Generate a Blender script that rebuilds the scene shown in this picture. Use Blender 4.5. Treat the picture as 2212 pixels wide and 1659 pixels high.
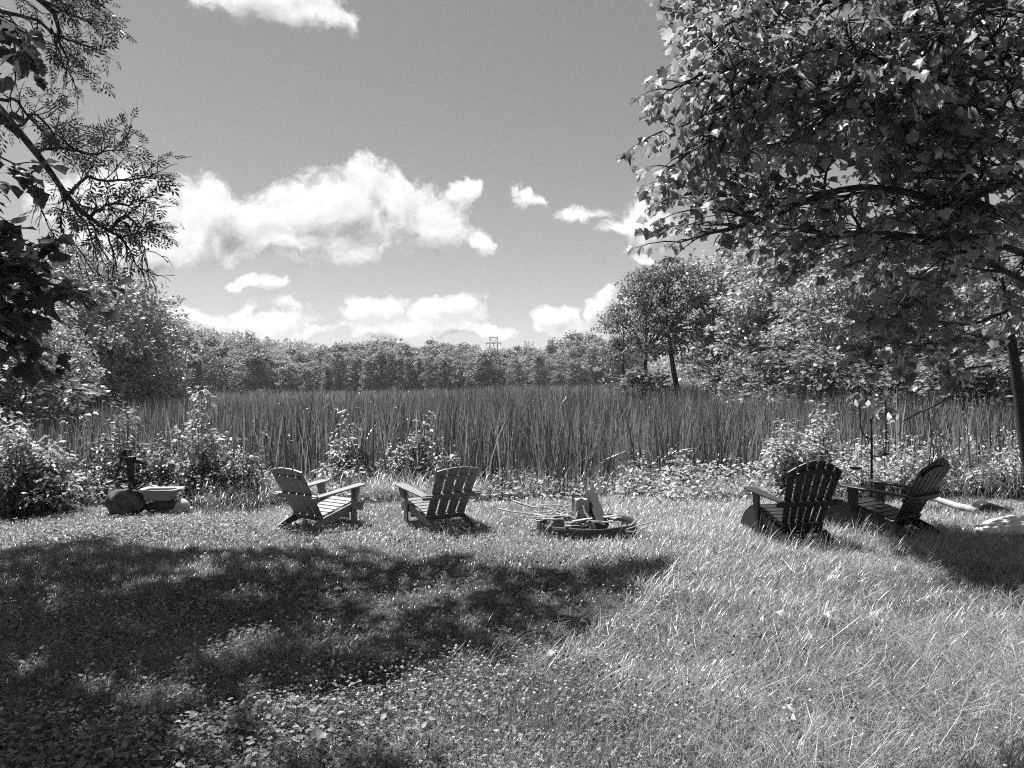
import bpy, bmesh, math, random
import numpy as np
from mathutils import Vector, Matrix

scene = bpy.context.scene
for _o in list(bpy.data.objects):
    bpy.data.objects.remove(_o)
col = scene.collection
R = math.radians

# ------------------------------------------------------------------ camera
EYE = np.array([0.0, 0.0, 2.1])
ROLL = R(0.5)
FPX = 1661.0                       # focal length in units of a 2212 wide picture
cam_data = bpy.data.cameras.new("camera")
cam_data.sensor_width = 36.0
cam_data.lens = 36.0 * FPX / 2212.0
cam_data.clip_start = 0.05
cam_data.clip_end = 6000.0
cam = bpy.data.objects.new("camera", cam_data)
col.objects.link(cam)
RIGHT = np.array([math.cos(ROLL), 0, -math.sin(ROLL)])
UP = np.array([math.sin(ROLL), 0, math.cos(ROLL)])
FWD = np.array([0.0, 1.0, 0.0])
cam.matrix_world = Matrix(((RIGHT[0], UP[0], -FWD[0], EYE[0]),
                           (RIGHT[1], UP[1], -FWD[1], EYE[1]),
                           (RIGHT[2], UP[2], -FWD[2], EYE[2]),
                           (0, 0, 0, 1)))
scene.camera = cam

# ------------------------------------------------------------------ light
SUN_EL, SUN_AZ = R(66.0), R(-45.0)           # azimuth measured from +Y towards +X
SUN = np.array([math.cos(SUN_EL) * math.sin(SUN_AZ), math.cos(SUN_EL) * math.cos(SUN_AZ), math.sin(SUN_EL)])
sun_data = bpy.data.lights.new("sun", 'SUN')
sun_data.energy = 5.0
sun_data.angle = R(0.53)
sun_data.color = (1, 1, 1)
sun = bpy.data.objects.new("sun", sun_data)
sun.location = (-20, 25, 60)
sun.rotation_euler = Vector((-SUN[0], -SUN[1], -SUN[2])).to_track_quat('-Z', 'Y').to_euler()
col.objects.link(sun)

SKY_STRENGTH = 0.048
EXPOSURE = 1.22
vs = scene.view_settings
vs.view_transform = 'Standard'
vs.look = 'None'
vs.exposure = EXPOSURE
vs.gamma = 1.0
vs.use_curve_mapping = False
scene.cycles.max_bounces = 4
scene.cycles.transparent_max_bounces = 8
scene.cycles.diffuse_bounces = 2
scene.cycles.glossy_bounces = 2
scene.cycles.transmission_bounces = 4
scene.cycles.volume_bounces = 1
scene.cycles.sample_clamp_indirect = 4.0
scene.cycles.use_denoising = False
scene.cycles.denoiser = 'OPENIMAGEDENOISE'
scene.cycles.denoising_input_passes = 'RGB_ALBEDO_NORMAL'
scene.cycles.denoising_prefilter = 'ACCURATE'
scene.cycles.pixel_filter_type = 'BLACKMAN_HARRIS'
scene.cycles.filter_width = 1.1


def pxdir(u, v):
    return RIGHT * ((u - 1106) / FPX) + UP * (-(v - 829.5) / FPX) + FWD


def azel(u, v):
    d = pxdir(u, v)
    return math.atan2(d[0], d[1]), math.atan2(d[2], math.hypot(d[0], d[1]))


# ------------------------------------------------------------------ node helpers
class NT:
    def __init__(self, tree):
        self.t = tree
        self.n = tree.nodes
        self.l = tree.links

    def node(self, typ, **kw):
        n = self.n.new(typ)
        for k, v in kw.items():
            setattr(n, k, v)
        return n

    def set(self, sock, v):
        if hasattr(v, 'is_output') or isinstance(v, bpy.types.NodeSocket):
            self.l.new(v, sock)
        else:
            sock.default_value = v

    def math(self, op, a, b=None, c=None, clamp=False):
        n = self.node('ShaderNodeMath', operation=op, use_clamp=clamp)
        for s, v in zip(n.inputs, (a, b, c)):
            if v is not None:
                self.set(s, v)
        return n.outputs[0]

    def vmath(self, op, a, b=None):
        n = self.node('ShaderNodeVectorMath', operation=op)
        self.set(n.inputs[0], a)
        if b is not None:
            self.set(n.inputs[1], b)
        return n.outputs['Value'] if op in ('LENGTH', 'DOT_PRODUCT') else n.outputs[0]

    def smooth(self, x, a, b, lo=0.0, hi=1.0):
        n = self.node('ShaderNodeMapRange', interpolation_type='SMOOTHSTEP')
        self.set(n.inputs['Value'], x)
        n.inputs['From Min'].default_value = a
        n.inputs['From Max'].default_value = b
        n.inputs['To Min'].default_value = lo
        n.inputs['To Max'].default_value = hi
        return n.outputs[0]

    def lin(self, x, a, b, lo, hi):
        n = self.node('ShaderNodeMapRange')
        self.set(n.inputs['Value'], x)
        n.inputs['From Min'].default_value = a
        n.inputs['From Max'].default_value = b
        n.inputs['To Min'].default_value = lo
        n.inputs['To Max'].default_value = hi
        return n.outputs[0]

    def noise(self, vec, scale, detail=4.0, rough=0.55, dist=0.0):
        n = self.node('ShaderNodeTexNoise')
        if vec is not None:
            self.set(n.inputs['Vector'], vec)
        n.inputs['Scale'].default_value = scale
        n.inputs['Detail'].default_value = detail
        n.inputs['Roughness'].default_value = rough
        n.inputs['Distortion'].default_value = dist
        return n.outputs['Fac']

    def xyz(self, x, y, z=0.0):
        n = self.node('ShaderNodeCombineXYZ')
        for s, v in zip(n.inputs, (x, y, z)):
            self.set(s, v)
        return n.outputs[0]


# ------------------------------------------------------------------ world: sky and cumulus
world = bpy.data.worlds.new("World")
scene.world = world
world.use_nodes = True
w = NT(world.node_tree)
w.n.clear()
sky = w.node('ShaderNodeTexSky', sky_type='NISHITA')
sky.sun_disc = False
sky.sun_elevation = SUN_EL
sky.sun_rotation = SUN_AZ
sky.altitude = 200
sky.air_density = 1.0
sky.dust_density = 0.6
sky.ozone_density = 1.0

# cumulus banks as (u, v, half width, half height) read off as directions of view
BLOBS = [(455, 445, 110, 75), (560, 480, 190, 85), (700, 450, 150, 95), (790, 390, 80, 62), (850, 440, 110, 85),
         (900, 495, 130, 60), (650, 540, 230, 40), (1030, 518, 48, 38), (990, 428, 40, 32), (420, 510, 90, 60),
         (560, -25, 190, 65), (650, 25, 130, 45), (250, 430, 130, 80), (290, 530, 130, 60),
         (1400, 472, 92, 56), (1330, 488, 70, 24, 0.12), (1140, 428, 80, 32, 0.30), (1230, 460, 120, 26, 0.36),
         (540, 608, 62, 18), (400, 688, 75, 32), (570, 688, 120, 36), (640, 712, 90, 20), (800, 668, 105, 36),
         (965, 678, 85, 36), (860, 705, 190, 26), (1210, 690, 70, 24), (1305, 665, 40, 34), (1380, 560, 46, 18, 0.2),
         (480, 735, 160, 22), (1040, 715, 90, 18)]


def cloud_group():
    g = bpy.data.node_groups.new("cumulus", 'ShaderNodeTree')
    g.interface.new_socket("P", in_out='INPUT', socket_type='NodeSocketVector')
    g.interface.new_socket("Density", in_out='OUTPUT', socket_type='NodeSocketFloat')
    t = NT(g)
    gi = t.node('NodeGroupInput')
    go = t.node('NodeGroupOutput')
    p = gi.outputs[0]
    # warp the outline so the banks billow
    wn = t.node('ShaderNodeTexNoise')
    t.set(wn.inputs['Vector'], p)
    wn.inputs['Scale'].default_value = 9.0
    wn.inputs['Detail'].default_value = 7.0
    wn.inputs['Roughness'].default_value = 0.6
    off = t.vmath('SUBTRACT', wn.outputs['Color'], (0.5, 0.5, 0.5))
    off = t.vmath('MULTIPLY', off, (0.15, 0.10, 0.0))
    pw = t.vmath('ADD', p, off)
    best = None
    for (u, v, rx, ry, *thin) in BLOBS:
        a, e = azel(u, v)
        d = t.vmath('SUBTRACT', pw, (a, e, 0))
        # flat below, round above: stretch the upper half
        d = t.vmath('MULTIPLY', d, (FPX / rx, FPX / ry, 0))
        ln = t.vmath('LENGTH', d)
        m = t.math('SUBTRACT', 1.0 - (thin[0] if thin else 0.0), ln)
        best = m if best is None else t.math('SMOOTH_MAX', best, m, 0.25)
    f1 = t.noise(pw, 32.0, 8.0, 0.64)
    f2 = t.noise(p, 11.0, 4.0, 0.55)
    f = t.math('ADD', t.math('MULTIPLY', f1, 0.55), t.math('MULTIPLY', f2, 0.45))
    f = t.math('MULTIPLY', t.math('SUBTRACT', f, 0.5), 2.1)
    dens = t.math('ADD', best, f)
    t.set(go.inputs[0], dens)
    return g


tc = w.node('ShaderNodeTexCoord')
sep = w.node('ShaderNodeSeparateXYZ')
w.set(sep.inputs[0], tc.outputs['Generated'])
az = w.math('ARCTAN2', sep.outputs['X'], sep.outputs['Y'])
el = w.math('ARCSINE', sep.outputs['Z'])
P0 = w.xyz(az, el, 0.0)
cg = cloud_group()


def dens_at(dx, dy):
    n = w.node('ShaderNodeGroup')
    n.node_tree = cg
    w.set(n.inputs[0], w.vmath('ADD', P0, (dx, dy, 0)) if (dx or dy) else P0)
    return n.outputs[0]


d0 = dens_at(0, 0)
d1 = dens_at(-0.018, 0.034)          # towards the sun: what shades the cloud from above
d2 = dens_at(-0.006, 0.012)
cover = w.smooth(d0, 0.0, 0.40)
thick = w.smooth(w.math('SUBTRACT', d1, w.math('MULTIPLY', d0, 0.25)), 0.15, 1.0)
relief = w.lin(w.math('SUBTRACT', d0, d2), -0.25, 0.25, -0.13, 0.13)
bright = w.math('ADD', w.math('SUBTRACT', 1.0, w.math('MULTIPLY', thick, 0.52)), relief)
# a black-and-white film sees the sky through its red and green light
sc_ = w.node('ShaderNodeSeparateColor')
w.set(sc_.inputs[0], sky.outputs[0])
grey = w.math('ADD', w.math('MULTIPLY', sc_.outputs[0], 0.45), w.math('MULTIPLY', sc_.outputs[1], 0.55))
skyv = w.math('MULTIPLY', grey, SKY_STRENGTH)
cloudv = w.math('MULTIPLY', bright, 0.392)


def mixed(cov, cv):
    n = w.node('ShaderNodeMix', data_type='FLOAT')
    w.set(n.inputs[0], w.math('MULTIPLY', cov, 0.96))
    w.set(n.inputs[2], skyv)
    w.set(n.inputs[3], cv)
    b_ = w.node('ShaderNodeBackground')
    w.set(b_.inputs['Color'], n.outputs[0])
    return b_.outputs[0]


# over the rest of the sky the same fair-weather cumulus, scattered
gen = w.noise(P0, 2.6, 6.0, 0.55)
gcov = w.smooth(gen, 0.53, 0.66)
gval = w.math('MULTIPLY', w.lin(gen, 0.55, 0.75, 1.0, 0.72), 0.392)
inside = w.math('MULTIPLY', w.math('LESS_THAN', w.math('ABSOLUTE', az), 0.72), w.math('LESS_THAN', el, 0.56))
mxs = w.node('ShaderNodeMixShader')
w.set(mxs.inputs[0], inside)
w.l.new(mixed(gcov, gval), mxs.inputs[1])
w.l.new(mixed(cover, cloudv), mxs.inputs[2])
wo = w.node('ShaderNodeOutputWorld')
w.l.new(mxs.outputs[0], wo.inputs[0])
world.cycles.sampling_method = 'MANUAL'
world.cycles.sample_map_resolution = 512

# ------------------------------------------------------------------ materials (black-and-white photograph: greys only)


def new_mat(name):
    m = bpy.data.materials.new(name)
    m.use_nodes = True
    t = NT(m.node_tree)
    t.n.clear()
    out = t.node('ShaderNodeOutputMaterial')
    return m, t, out


def g3(v):
    return (v, v, v, 1)


def leaf_mat(name, lo, hi, trans=0.4, gloss=0.5, rough=0.35, back=None):
    """A leaf: diffuse, translucent and a waxy surface; each leaf its own tone through the rnd attribute."""
    m, t, out = new_mat(name)
    a = t.node('ShaderNodeAttribute', attribute_name='rnd')
    v = t.lin(a.outputs['Fac'], 0, 1, lo, hi)
    rgb = t.xyz(v, v, v)
    d = t.node('ShaderNodeBsdfDiffuse')
    t.set(d.inputs['Color'], rgb)
    tr = t.node('ShaderNodeBsdfTranslucent')
    t.set(tr.inputs['Color'], t.vmath('MULTIPLY', rgb, (1.15, 1.15, 1.15)))
    mx = t.node('ShaderNodeMixShader')
    mx.inputs[0].default_value = trans
    t.l.new(d.outputs[0], mx.inputs[1])
    t.l.new(tr.outputs[0], mx.inputs[2])
    gl = t.node('ShaderNodeBsdfGlossy')
    gl.inputs['Color'].default_value = g3(0.9)
    gl.inputs['Roughness'].default_value = rough
    fr = t.node('ShaderNodeFresnel')
    fr.inputs['IOR'].default_value = 1.42
    m2 = t.node('ShaderNodeMixShader')
    t.set(m2.inputs[0], t.math('MULTIPLY', fr.outputs[0], gloss))
    t.l.new(mx.outputs[0], m2.inputs[1])
    t.l.new(gl.outputs[0], m2.inputs[2])
    t.l.new(m2.outputs[0], out.inputs['Surface'])
    return m


def solid_mat(name, lo, hi, scale=8.0, rough=0.7, bump=0.3, stretch=(1, 1, 1), spec=0.4, bscale=None, metallic=0.0):
    m, t, out = new_mat(name)
    co = t.node('ShaderNodeTexCoord')
    vec = t.vmath('MULTIPLY', co.outputs['Object'], stretch)
    n1 = t.noise(vec, scale, 6.0, 0.6)
    n2 = t.noise(vec, scale * 6.0, 4.0, 0.6)
    f = t.math('ADD', t.math('MULTIPLY', n1, 0.65), t.math('MULTIPLY', n2, 0.35))
    v = t.lin(f, 0.32, 0.68, lo, hi)
    b = t.node('ShaderNodeBsdfPrincipled')
    t.set(b.inputs['Base Color'], t.xyz(v, v, v))
    b.inputs['Roughness'].default_value = rough
    b.inputs['Specular IOR Level'].default_value = spec
    b.inputs['Metallic'].default_value = metallic
    if bump:
        bn = t.node('ShaderNodeBump')
        bn.inputs['Strength'].default_value = bump
        bn.inputs['Distance'].default_value = 0.02
        t.set(bn.inputs['Height'], t.noise(vec, bscale or scale * 4, 5.0, 0.65))
        t.l.new(bn.outputs[0], b.inputs['Normal'])
    t.l.new(b.outputs[0], out.inputs['Surface'])
    return m


M = {}
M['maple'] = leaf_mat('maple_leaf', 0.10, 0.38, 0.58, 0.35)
M['maple_shaded'] = leaf_mat('maple_leaf_shaded', 0.04, 0.13, 0.40, 0.35)  # darker copy of the maple leaf, shade put into its colour
M['ash'] = leaf_mat('ash_leaf', 0.07, 0.13, 0.4, 0.5)
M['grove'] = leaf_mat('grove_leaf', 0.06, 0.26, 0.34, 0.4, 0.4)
M['grove_sunlit'] = leaf_mat('sunlit_grove_leaf', 0.14, 0.48, 0.42, 0.45, 0.4)  # brighter copy of the grove leaf, sunlight put into its colour
M['far'] = leaf_mat('far_leaf', 0.08, 0.38, 0.34, 0.2, 0.5)
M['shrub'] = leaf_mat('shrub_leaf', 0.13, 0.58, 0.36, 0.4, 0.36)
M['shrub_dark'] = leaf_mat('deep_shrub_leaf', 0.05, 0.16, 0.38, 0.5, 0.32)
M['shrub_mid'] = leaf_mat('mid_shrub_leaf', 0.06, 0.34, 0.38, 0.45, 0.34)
M['grass'] = leaf_mat('lawn_grass', 0.07, 0.48, 0.36, 0.14, 0.42)
M['straw'] = leaf_mat('long_grass', 0.07, 0.44, 0.32, 0.12, 0.42)
M['clover'] = leaf_mat('clover_leaf', 0.09, 0.38, 0.36, 0.3, 0.4)
M['flower'] = leaf_mat('clover_flower', 0.45, 0.8, 0.3, 0.1, 0.6)
M['deadhead'] = leaf_mat('dry_clover_head', 0.02, 0.06, 0.1, 0.1, 0.6)
M['reed'] = leaf_mat('cattail_blade', 0.03, 0.42, 0.28, 0.4, 0.36)
M['deadleaf'] = leaf_mat('fallen_leaf', 0.26, 0.48, 0.3, 0.3, 0.5)
M['bark'] = solid_mat('bark', 0.02, 0.07, 6, 0.9, 0.9, (3, 3, 0.7), 0.2)
M['twig'] = solid_mat('twig_bark', 0.03, 0.09, 10, 0.85, 0.3, (1, 1, 1), 0.2)
M['stick'] = solid_mat('dry_stick', 0.2, 0.48, 14, 0.8, 0.4, (1, 1, 1), 0.3)
M['deadwood'] = solid_mat('pale_dead_wood', 0.18, 0.5, 14, 0.8, 0.4, (1, 1, 1), 0.3)
M['barkchip'] = solid_mat('bark_slab', 0.12, 0.55, 10, 0.9, 0.8, (1, 4, 1), 0.2)
M['lumber_a'] = solid_mat('slate_painted_board', 0.075, 0.105, 20, 0.58, 0.06, (1, 1, 1), 1.0, 60)
_b = [n for n in M['lumber_a'].node_tree.nodes if n.type == 'BSDF_PRINCIPLED'][0]
_b.inputs['Coat Weight'].default_value = 1.0
_b.inputs['Coat Roughness'].default_value = 0.5
M['lumber_b'] = solid_mat('black_painted_board', 0.009, 0.016, 20, 0.5, 0.06, (1, 1, 1), 0.5, 60)
M['iron'] = solid_mat('black_cast_iron', 0.01, 0.022, 25, 0.42, 0.3, (1, 1, 1), 0.3, 90)
M['pipe'] = solid_mat('weathered_pipe', 0.05, 0.09, 25, 0.5, 0.2, (1, 1, 1), 0.5)
M['enamel'] = solid_mat('white_enamel', 0.5, 0.62, 12, 0.3, 0.05, (1, 1, 1), 0.5)
M['grey_enamel'] = solid_mat('mid_grey_enamel', 0.14, 0.26, 9, 0.4, 0.1, (1, 1, 1), 0.5)  # basin body, a darker grey than the white rim
M['rock'] = solid_mat('fieldstone', 0.35, 0.65, 7, 0.9, 0.9, (1, 1, 1), 0.2, 18)
M['rock_dark'] = solid_mat('dark_boulder', 0.02, 0.16, 9, 0.9, 1.0, (1, 1, 1), 0.2, 14)
M['slab'] = solid_mat('pale_slab', 0.34, 0.7, 5, 0.8, 0.8, (1, 1, 1), 0.3, 10)
M['rust'] = solid_mat('sooty_steel', 0.02, 0.07, 12, 0.65, 0.3, (1, 1, 1), 0.4)
M['timber'] = solid_mat('sawn_timber', 0.05, 0.1, 10, 0.8, 0.25, (6, 6, 0.8), 0.2)
M['paper'] = solid_mat('paper', 0.65, 0.8, 10, 0.8, 0.1)
M['card'] = solid_mat('cardboard', 0.3, 0.42, 10, 0.85, 0.1)
M['plastic'] = solid_mat('black_plastic', 0.012, 0.02, 10, 0.45, 0.1)
M['steel'] = solid_mat('spinner_metal', 0.4, 0.55, 10, 0.3, 0.05, (1, 1, 1), 0.6, None, 0.35)
M['pole'] = solid_mat('weathered_pole', 0.12, 0.2, 6, 0.8, 0.1)


def ground_mat():
    m, t, out = new_mat('lawn_soil')
    co = t.node('ShaderNodeTexCoord')
    v = co.outputs['Object']
    a = t.noise(v, 0.9, 6, 0.6)
    b_ = t.noise(v, 14, 6, 0.65)
    c = t.noise(v, 90, 3, 0.6)
    f = t.math('ADD', t.math('MULTIPLY', a, 0.4), t.math('ADD', t.math('MULTIPLY', b_, 0.35), t.math('MULTIPLY', c, 0.25)))
    val = t.lin(f, 0.35, 0.65, 0.03, 0.11)
    b = t.node('ShaderNodeBsdfPrincipled')
    t.set(b.inputs['Base Color'], t.xyz(val, val, val))
    b.inputs['Roughness'].default_value = 0.95
    b.inputs['Specular IOR Level'].default_value = 0.1
    bn = t.node('ShaderNodeBump')
    bn.inputs['Strength'].default_value = 0.8
    bn.inputs['Distance'].default_value = 0.03
    t.set(bn.inputs['Height'], t.math('ADD', b_, c))
    t.l.new(bn.outputs[0], b.inputs['Normal'])
    t.l.new(b.outputs[0], out.inputs['Surface'])
    return m


M['soil'] = ground_mat()

# ------------------------------------------------------------------ mesh helpers


def np_mesh(name, verts, faces, rnd=None, smooth=False):
    """verts (N,3), faces (K,3) or (K,4) arrays."""
    verts = np.ascontiguousarray(verts, dtype=np.float32)
    faces = np.ascontiguousarray(faces, dtype=np.int32)
    me = bpy.data.meshes.new(name)
    k, s = faces.shape
    me.vertices.add(len(verts))
    me.vertices.foreach_set('co', verts.ravel())
    me.loops.add(k * s)
    me.loops.foreach_set('vertex_index', faces.ravel())
    me.polygons.add(k)
    me.polygons.foreach_set('loop_start', np.arange(0, k * s, s, dtype=np.int32))
    me.polygons.foreach_set('loop_total', np.full(k, s, dtype=np.int32))
    if smooth:
        me.polygons.foreach_set('use_smooth', np.ones(k, dtype=bool))
    me.update(calc_edges=True)
    if rnd is not None:
        at = me.attributes.new('rnd', 'FLOAT', 'POINT')
        at.data.foreach_set('value', np.ascontiguousarray(rnd, dtype=np.float32))
    return me


def link(name, me, mat, parent=None, loc=None):
    o = bpy.data.objects.new(name, me)
    col.objects.link(o)
    if mat is not None and not me.materials:
        me.materials.append(M[mat] if isinstance(mat, str) else mat)
    if parent is not None:
        o.parent = parent
    if loc is not None:
        o.location = loc
    return o


def tag(o, label=None, cat=None, group=None, kind=None):
    if label:
        o['label'] = label
    if cat:
        o['category'] = cat
    if group:
        o['group'] = group
    if kind or cat:
        o['kind'] = kind or 'thing'
    return o


def thing(name, label, cat, loc=(0, 0, 0), rz=0.0, group=None):
    o = bpy.data.objects.new(name, None)
    o.empty_display_size = 0.1
    col.objects.link(o)
    o.location = loc
    o.rotation_euler = (0, 0, rz)
    return tag(o, label, cat, group)


def at(u, v, D):
    return EYE + pxdir(u, v) * D


def gz(x, y):
    """Height of the ground: lawn falls away gently to the marsh."""
    x = np.asarray(x, dtype=float)
    y = np.asarray(y, dtype=float)
    s = np.clip((y - 13.2) / 3.5, 0, 1)
    s = s * s * (3 - 2 * s)
    un = 0.018 * np.sin(x * 1.7 + 0.6 * y) * np.sin(y * 1.3 - 0.4 * x) + 0.012 * np.sin(x * 4.1) * np.sin(y * 3.7)
    un = un * (1 - s)
    return un - 0.4 * s


def gnd(u, v):
    d = pxdir(u, v)
    k = -EYE[2] / d[2]
    p = EYE + d * k
    p[2] = float(gz(p[0], p[1]))
    return p


class Noise2:
    def __init__(self, seed):
        self.g = np.random.default_rng(seed).random((256, 256))

    def one(self, x, y):
        xi = np.floor(x).astype(int)
        yi = np.floor(y).astype(int)
        fx = x - xi
        fy = y - yi
        fx = fx * fx * (3 - 2 * fx)
        fy = fy * fy * (3 - 2 * fy)
        g = self.g
        a = g[xi % 256, yi % 256]
        b = g[(xi + 1) % 256, yi % 256]
        c = g[xi % 256, (yi + 1) % 256]
        d = g[(xi + 1) % 256, (yi + 1) % 256]
        return (a * (1 - fx) + b * fx) * (1 - fy) + (c * (1 - fx) + d * fx) * fy

    def __call__(self, x, y, s=1.0, oct=3):
        r = 0
        amp = 1
        tot = 0
        for i in range(oct):
            r = r + amp * self.one(x * s + 13.7 * i, y * s + 7.1 * i)
            tot += amp
            amp *= 0.5
            s *= 2.03
        return r / tot


N1, N2, N3 = Noise2(1), Noise2(2), Noise2(3)


def blades(P, L, W, az, th0, bend, seg=2, tw=None, rnd=None):
    """Grass blades as arching ribbons: P (N,3) roots, az lean direction, th0 start angle, bend added angle."""
    N = len(P)
    dx, dy = np.cos(az), np.sin(az)
    if tw is None:
        wx, wy = -dy, dx
    else:
        wx, wy = -dy * np.cos(tw) + dx * np.sin(tw), dx * np.cos(tw) + dy * np.sin(tw)
    nv = seg * 2 + 1
    V = np.zeros((N, nv, 3), dtype=np.float32)
    pos = P.astype(np.float32).copy()
    for s in range(seg + 1):
        t = s / seg
        wd = W * (1.0 - 0.55 * t) * (0.75 + 0.5 * min(t * 3, 0.5)) * 0.5
        if s < seg:
            V[:, 2 * s, 0] = pos[:, 0] - wx * wd
            V[:, 2 * s, 1] = pos[:, 1] - wy * wd
            V[:, 2 * s, 2] = pos[:, 2]
            V[:, 2 * s + 1, 0] = pos[:, 0] + wx * wd
            V[:, 2 * s + 1, 1] = pos[:, 1] + wy * wd
            V[:, 2 * s + 1, 2] = pos[:, 2]
        else:
            V[:, 2 * s] = pos
        th = th0 + bend * (t + 0.5 / seg)
        st = L / seg
        pos[:, 0] += np.sin(th) * dx * st
        pos[:, 1] += np.sin(th) * dy * st
        pos[:, 2] += np.cos(th) * st
    F = []
    for s in range(seg - 1):
        a = 2 * s
        F += [(a, a + 1, a + 3), (a, a + 3, a + 2)]
    a = 2 * (seg - 1)
    F.append((a, a + 1, a + 2))
    F = np.array(F, dtype=np.int32)
    faces = (F[None] + (np.arange(N, dtype=np.int32) * nv)[:, None, None]).reshape(-1, 3)
    if rnd is None:
        rnd = np.random.default_rng(N).random(N)
    return V.reshape(-1, 3), faces, np.repeat(rnd, nv)


def basis(tip, nor):
    """(N,3,3) columns: side, tip, normal."""
    tip = tip / (np.linalg.norm(tip, axis=1, keepdims=True) + 1e-9)
    nor = nor - tip * (nor * tip).sum(1, keepdims=True)
    nor = nor / (np.linalg.norm(nor, axis=1, keepdims=True) + 1e-9)
    side = np.cross(tip, nor)
    return np.stack([side, tip, nor], axis=2)


def scatter(tv, tf, pos, tip, nor, size, rnd):
    """Copies of a small template mesh as one array set."""
    B = basis(tip, nor)
    V = np.einsum('nij,kj->nki', B, tv) * size[:, None, None] + pos[:, None, :]
    k = len(tv)
    F = (tf[None] + (np.arange(len(pos), dtype=np.int32) * k)[:, None, None]).reshape(-1, tf.shape[1])
    return V.reshape(-1, 3), F, np.repeat(rnd, k)


def merge(parts):
    vs_, fs_, rs_ = [], [], []
    o = 0
    for v, f, r in parts:
        vs_.append(v)
        fs_.append(f + o)
        rs_.append(r)
        o += len(v)
    return np.concatenate(vs_), np.concatenate(fs_), np.concatenate(rs_)


# leaf templates: x across, y along, z up; unit length
def maple_template(seed=0):
    rg = random.Random(seed)
    half = [(0.0, 0.0), (0.18, -0.08), (0.44, 0.05), (0.38, 0.22), (0.58, 0.44), (0.44, 0.52), (0.33, 0.60), (0.22, 0.74), (0.0, 1.0)]
    half = [(x * rg.uniform(0.9, 1.1), y) for x, y in half]
    pts = half + [(-x * rg.uniform(0.9, 1.1), y) for x, y in half[-2:0:-1]]
    c = (0.0, 0.3)
    v = [(c[0], c[1], 0.0)]
    for x, y in pts:
        v.append((x, y, 0.22 * abs(x) - 0.18 * (y - 0.3) ** 2 + rg.uniform(-0.03, 0.03)))
    n = len(pts)
    f = [(0, 1 + i, 1 + (i + 1) % n) for i in range(n)]
    return np.array(v, dtype=np.float32), np.array(f, dtype=np.int32)


MAPLE = [maple_template(s) for s in range(4)]
# a simpler broad leaf
OVATE = (np.array([(0, 0, 0), (0.30, 0.32, 0.06), (-0.30, 0.32, 0.06), (0.20, 0.70, 0.02), (-0.20, 0.70, 0.02), (0, 1, -0.10), (0, 0.45, -0.02)], dtype=np.float32),
         np.array([(0, 1, 6), (0, 6, 2), (1, 3, 6), (2, 6, 4), (3, 5, 6), (4, 6, 5)], dtype=np.int32))
QUAD = (np.array([(0, 0, 0), (0.36, 0.5, 0.08), (0, 1, -0.06), (-0.36, 0.5, 0.08)], dtype=np.float32),
        np.array([(0, 1, 2), (0, 2, 3)], dtype=np.int32))


def ash_template():
    v, f = [], []

    def leaflet(bx, by, ang, ln):
        o = len(v)
        c, s = math.cos(ang), math.sin(ang)
        for (x, y, z) in [(0, 0, 0), (0.15, 0.5, 0.03), (0, 1, -0.08), (-0.15, 0.5, 0.03)]:
            X, Y = x * ln, y * ln
            v.append((bx + c * X - s * Y * -1 * 1.0 if False else bx + c * X + s * Y, by - s * X + c * Y, z * ln))
        f.extend([(o, o + 1, o + 2), (o, o + 2, o + 3)])
    for i, y in enumerate((0.25, 0.48, 0.7)):
        for sg in (-1, 1):
            leaflet(0.0, y, sg * R(58 - 8 * i), 0.42)
    leaflet(0.0, 0.8, 0.0, 0.45)
    o = len(v)
    v.extend([(0.008, 0, 0), (-0.008, 0, 0), (0, 0.85, 0)])
    f.append((o, o + 1, o + 2))
    return np.array(v, dtype=np.float32), np.array(f, dtype=np.int32)


ASH = ash_template()


def tube(pts, rad, n=6, cap=True):
    """Tapered tube along a polyline; returns verts, quad faces."""
    pts = np.asarray(pts, dtype=float)
    rad = np.asarray(rad, dtype=float)
    T = np.gradient(pts, axis=0)
    T /= np.linalg.norm(T, axis=1, keepdims=True) + 1e-9
    ref = np.array([0, 0, 1.0]) if abs(T[0][2]) < 0.9 else np.array([1.0, 0, 0])
    V = []
    a = np.linspace(0, 2 * math.pi, n, endpoint=False)
    for i in range(len(pts)):
        x = np.cross(ref, T[i])
        x /= np.linalg.norm(x) + 1e-9
        y = np.cross(T[i], x)
        ref = y if False else ref
        V.append(pts[i] + rad[i] * (np.cos(a)[:, None] * x + np.sin(a)[:, None] * y))
    V = np.concatenate(V)
    F = []
    for i in range(len(pts) - 1):
        for j in range(n):
            F.append((i * n + j, i * n + (j + 1) % n, (i + 1) * n + (j + 1) % n, (i + 1) * n + j))
    if cap:
        m = len(pts) - 1
        V = np.concatenate([V, pts[:1], pts[-1:]])
        c0, c1 = len(V) - 2, len(V) - 1
        for j in range(n):
            F.append((c0, (j + 1) % n, j, j))
            F.append((c1, m * n + j, m * n + (j + 1) % n, m * n + (j + 1) % n))
    return V, np.array(F, dtype=np.int32)


class Tubes:
    def __init__(self):
        self.p = []

    def add(self, pts, rad, n=6):
        v, f = tube(pts, rad, n, cap=False)
        self.p.append((v, f, np.zeros(len(v))))

    def mesh(self, name, off=(0, 0, 0)):
        v, f, r = merge(self.p)
        return np_mesh(name, v - np.asarray(off), f, None, smooth=True)


def bm_mesh(name, bm, smooth=False):
    me = bpy.data.meshes.new(name)
    bmesh.ops.recalc_face_normals(bm, faces=bm.faces)
    if smooth:
        for f in bm.faces:
            f.smooth = True
    bm.to_mesh(me)
    bm.free()
    return me


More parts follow.
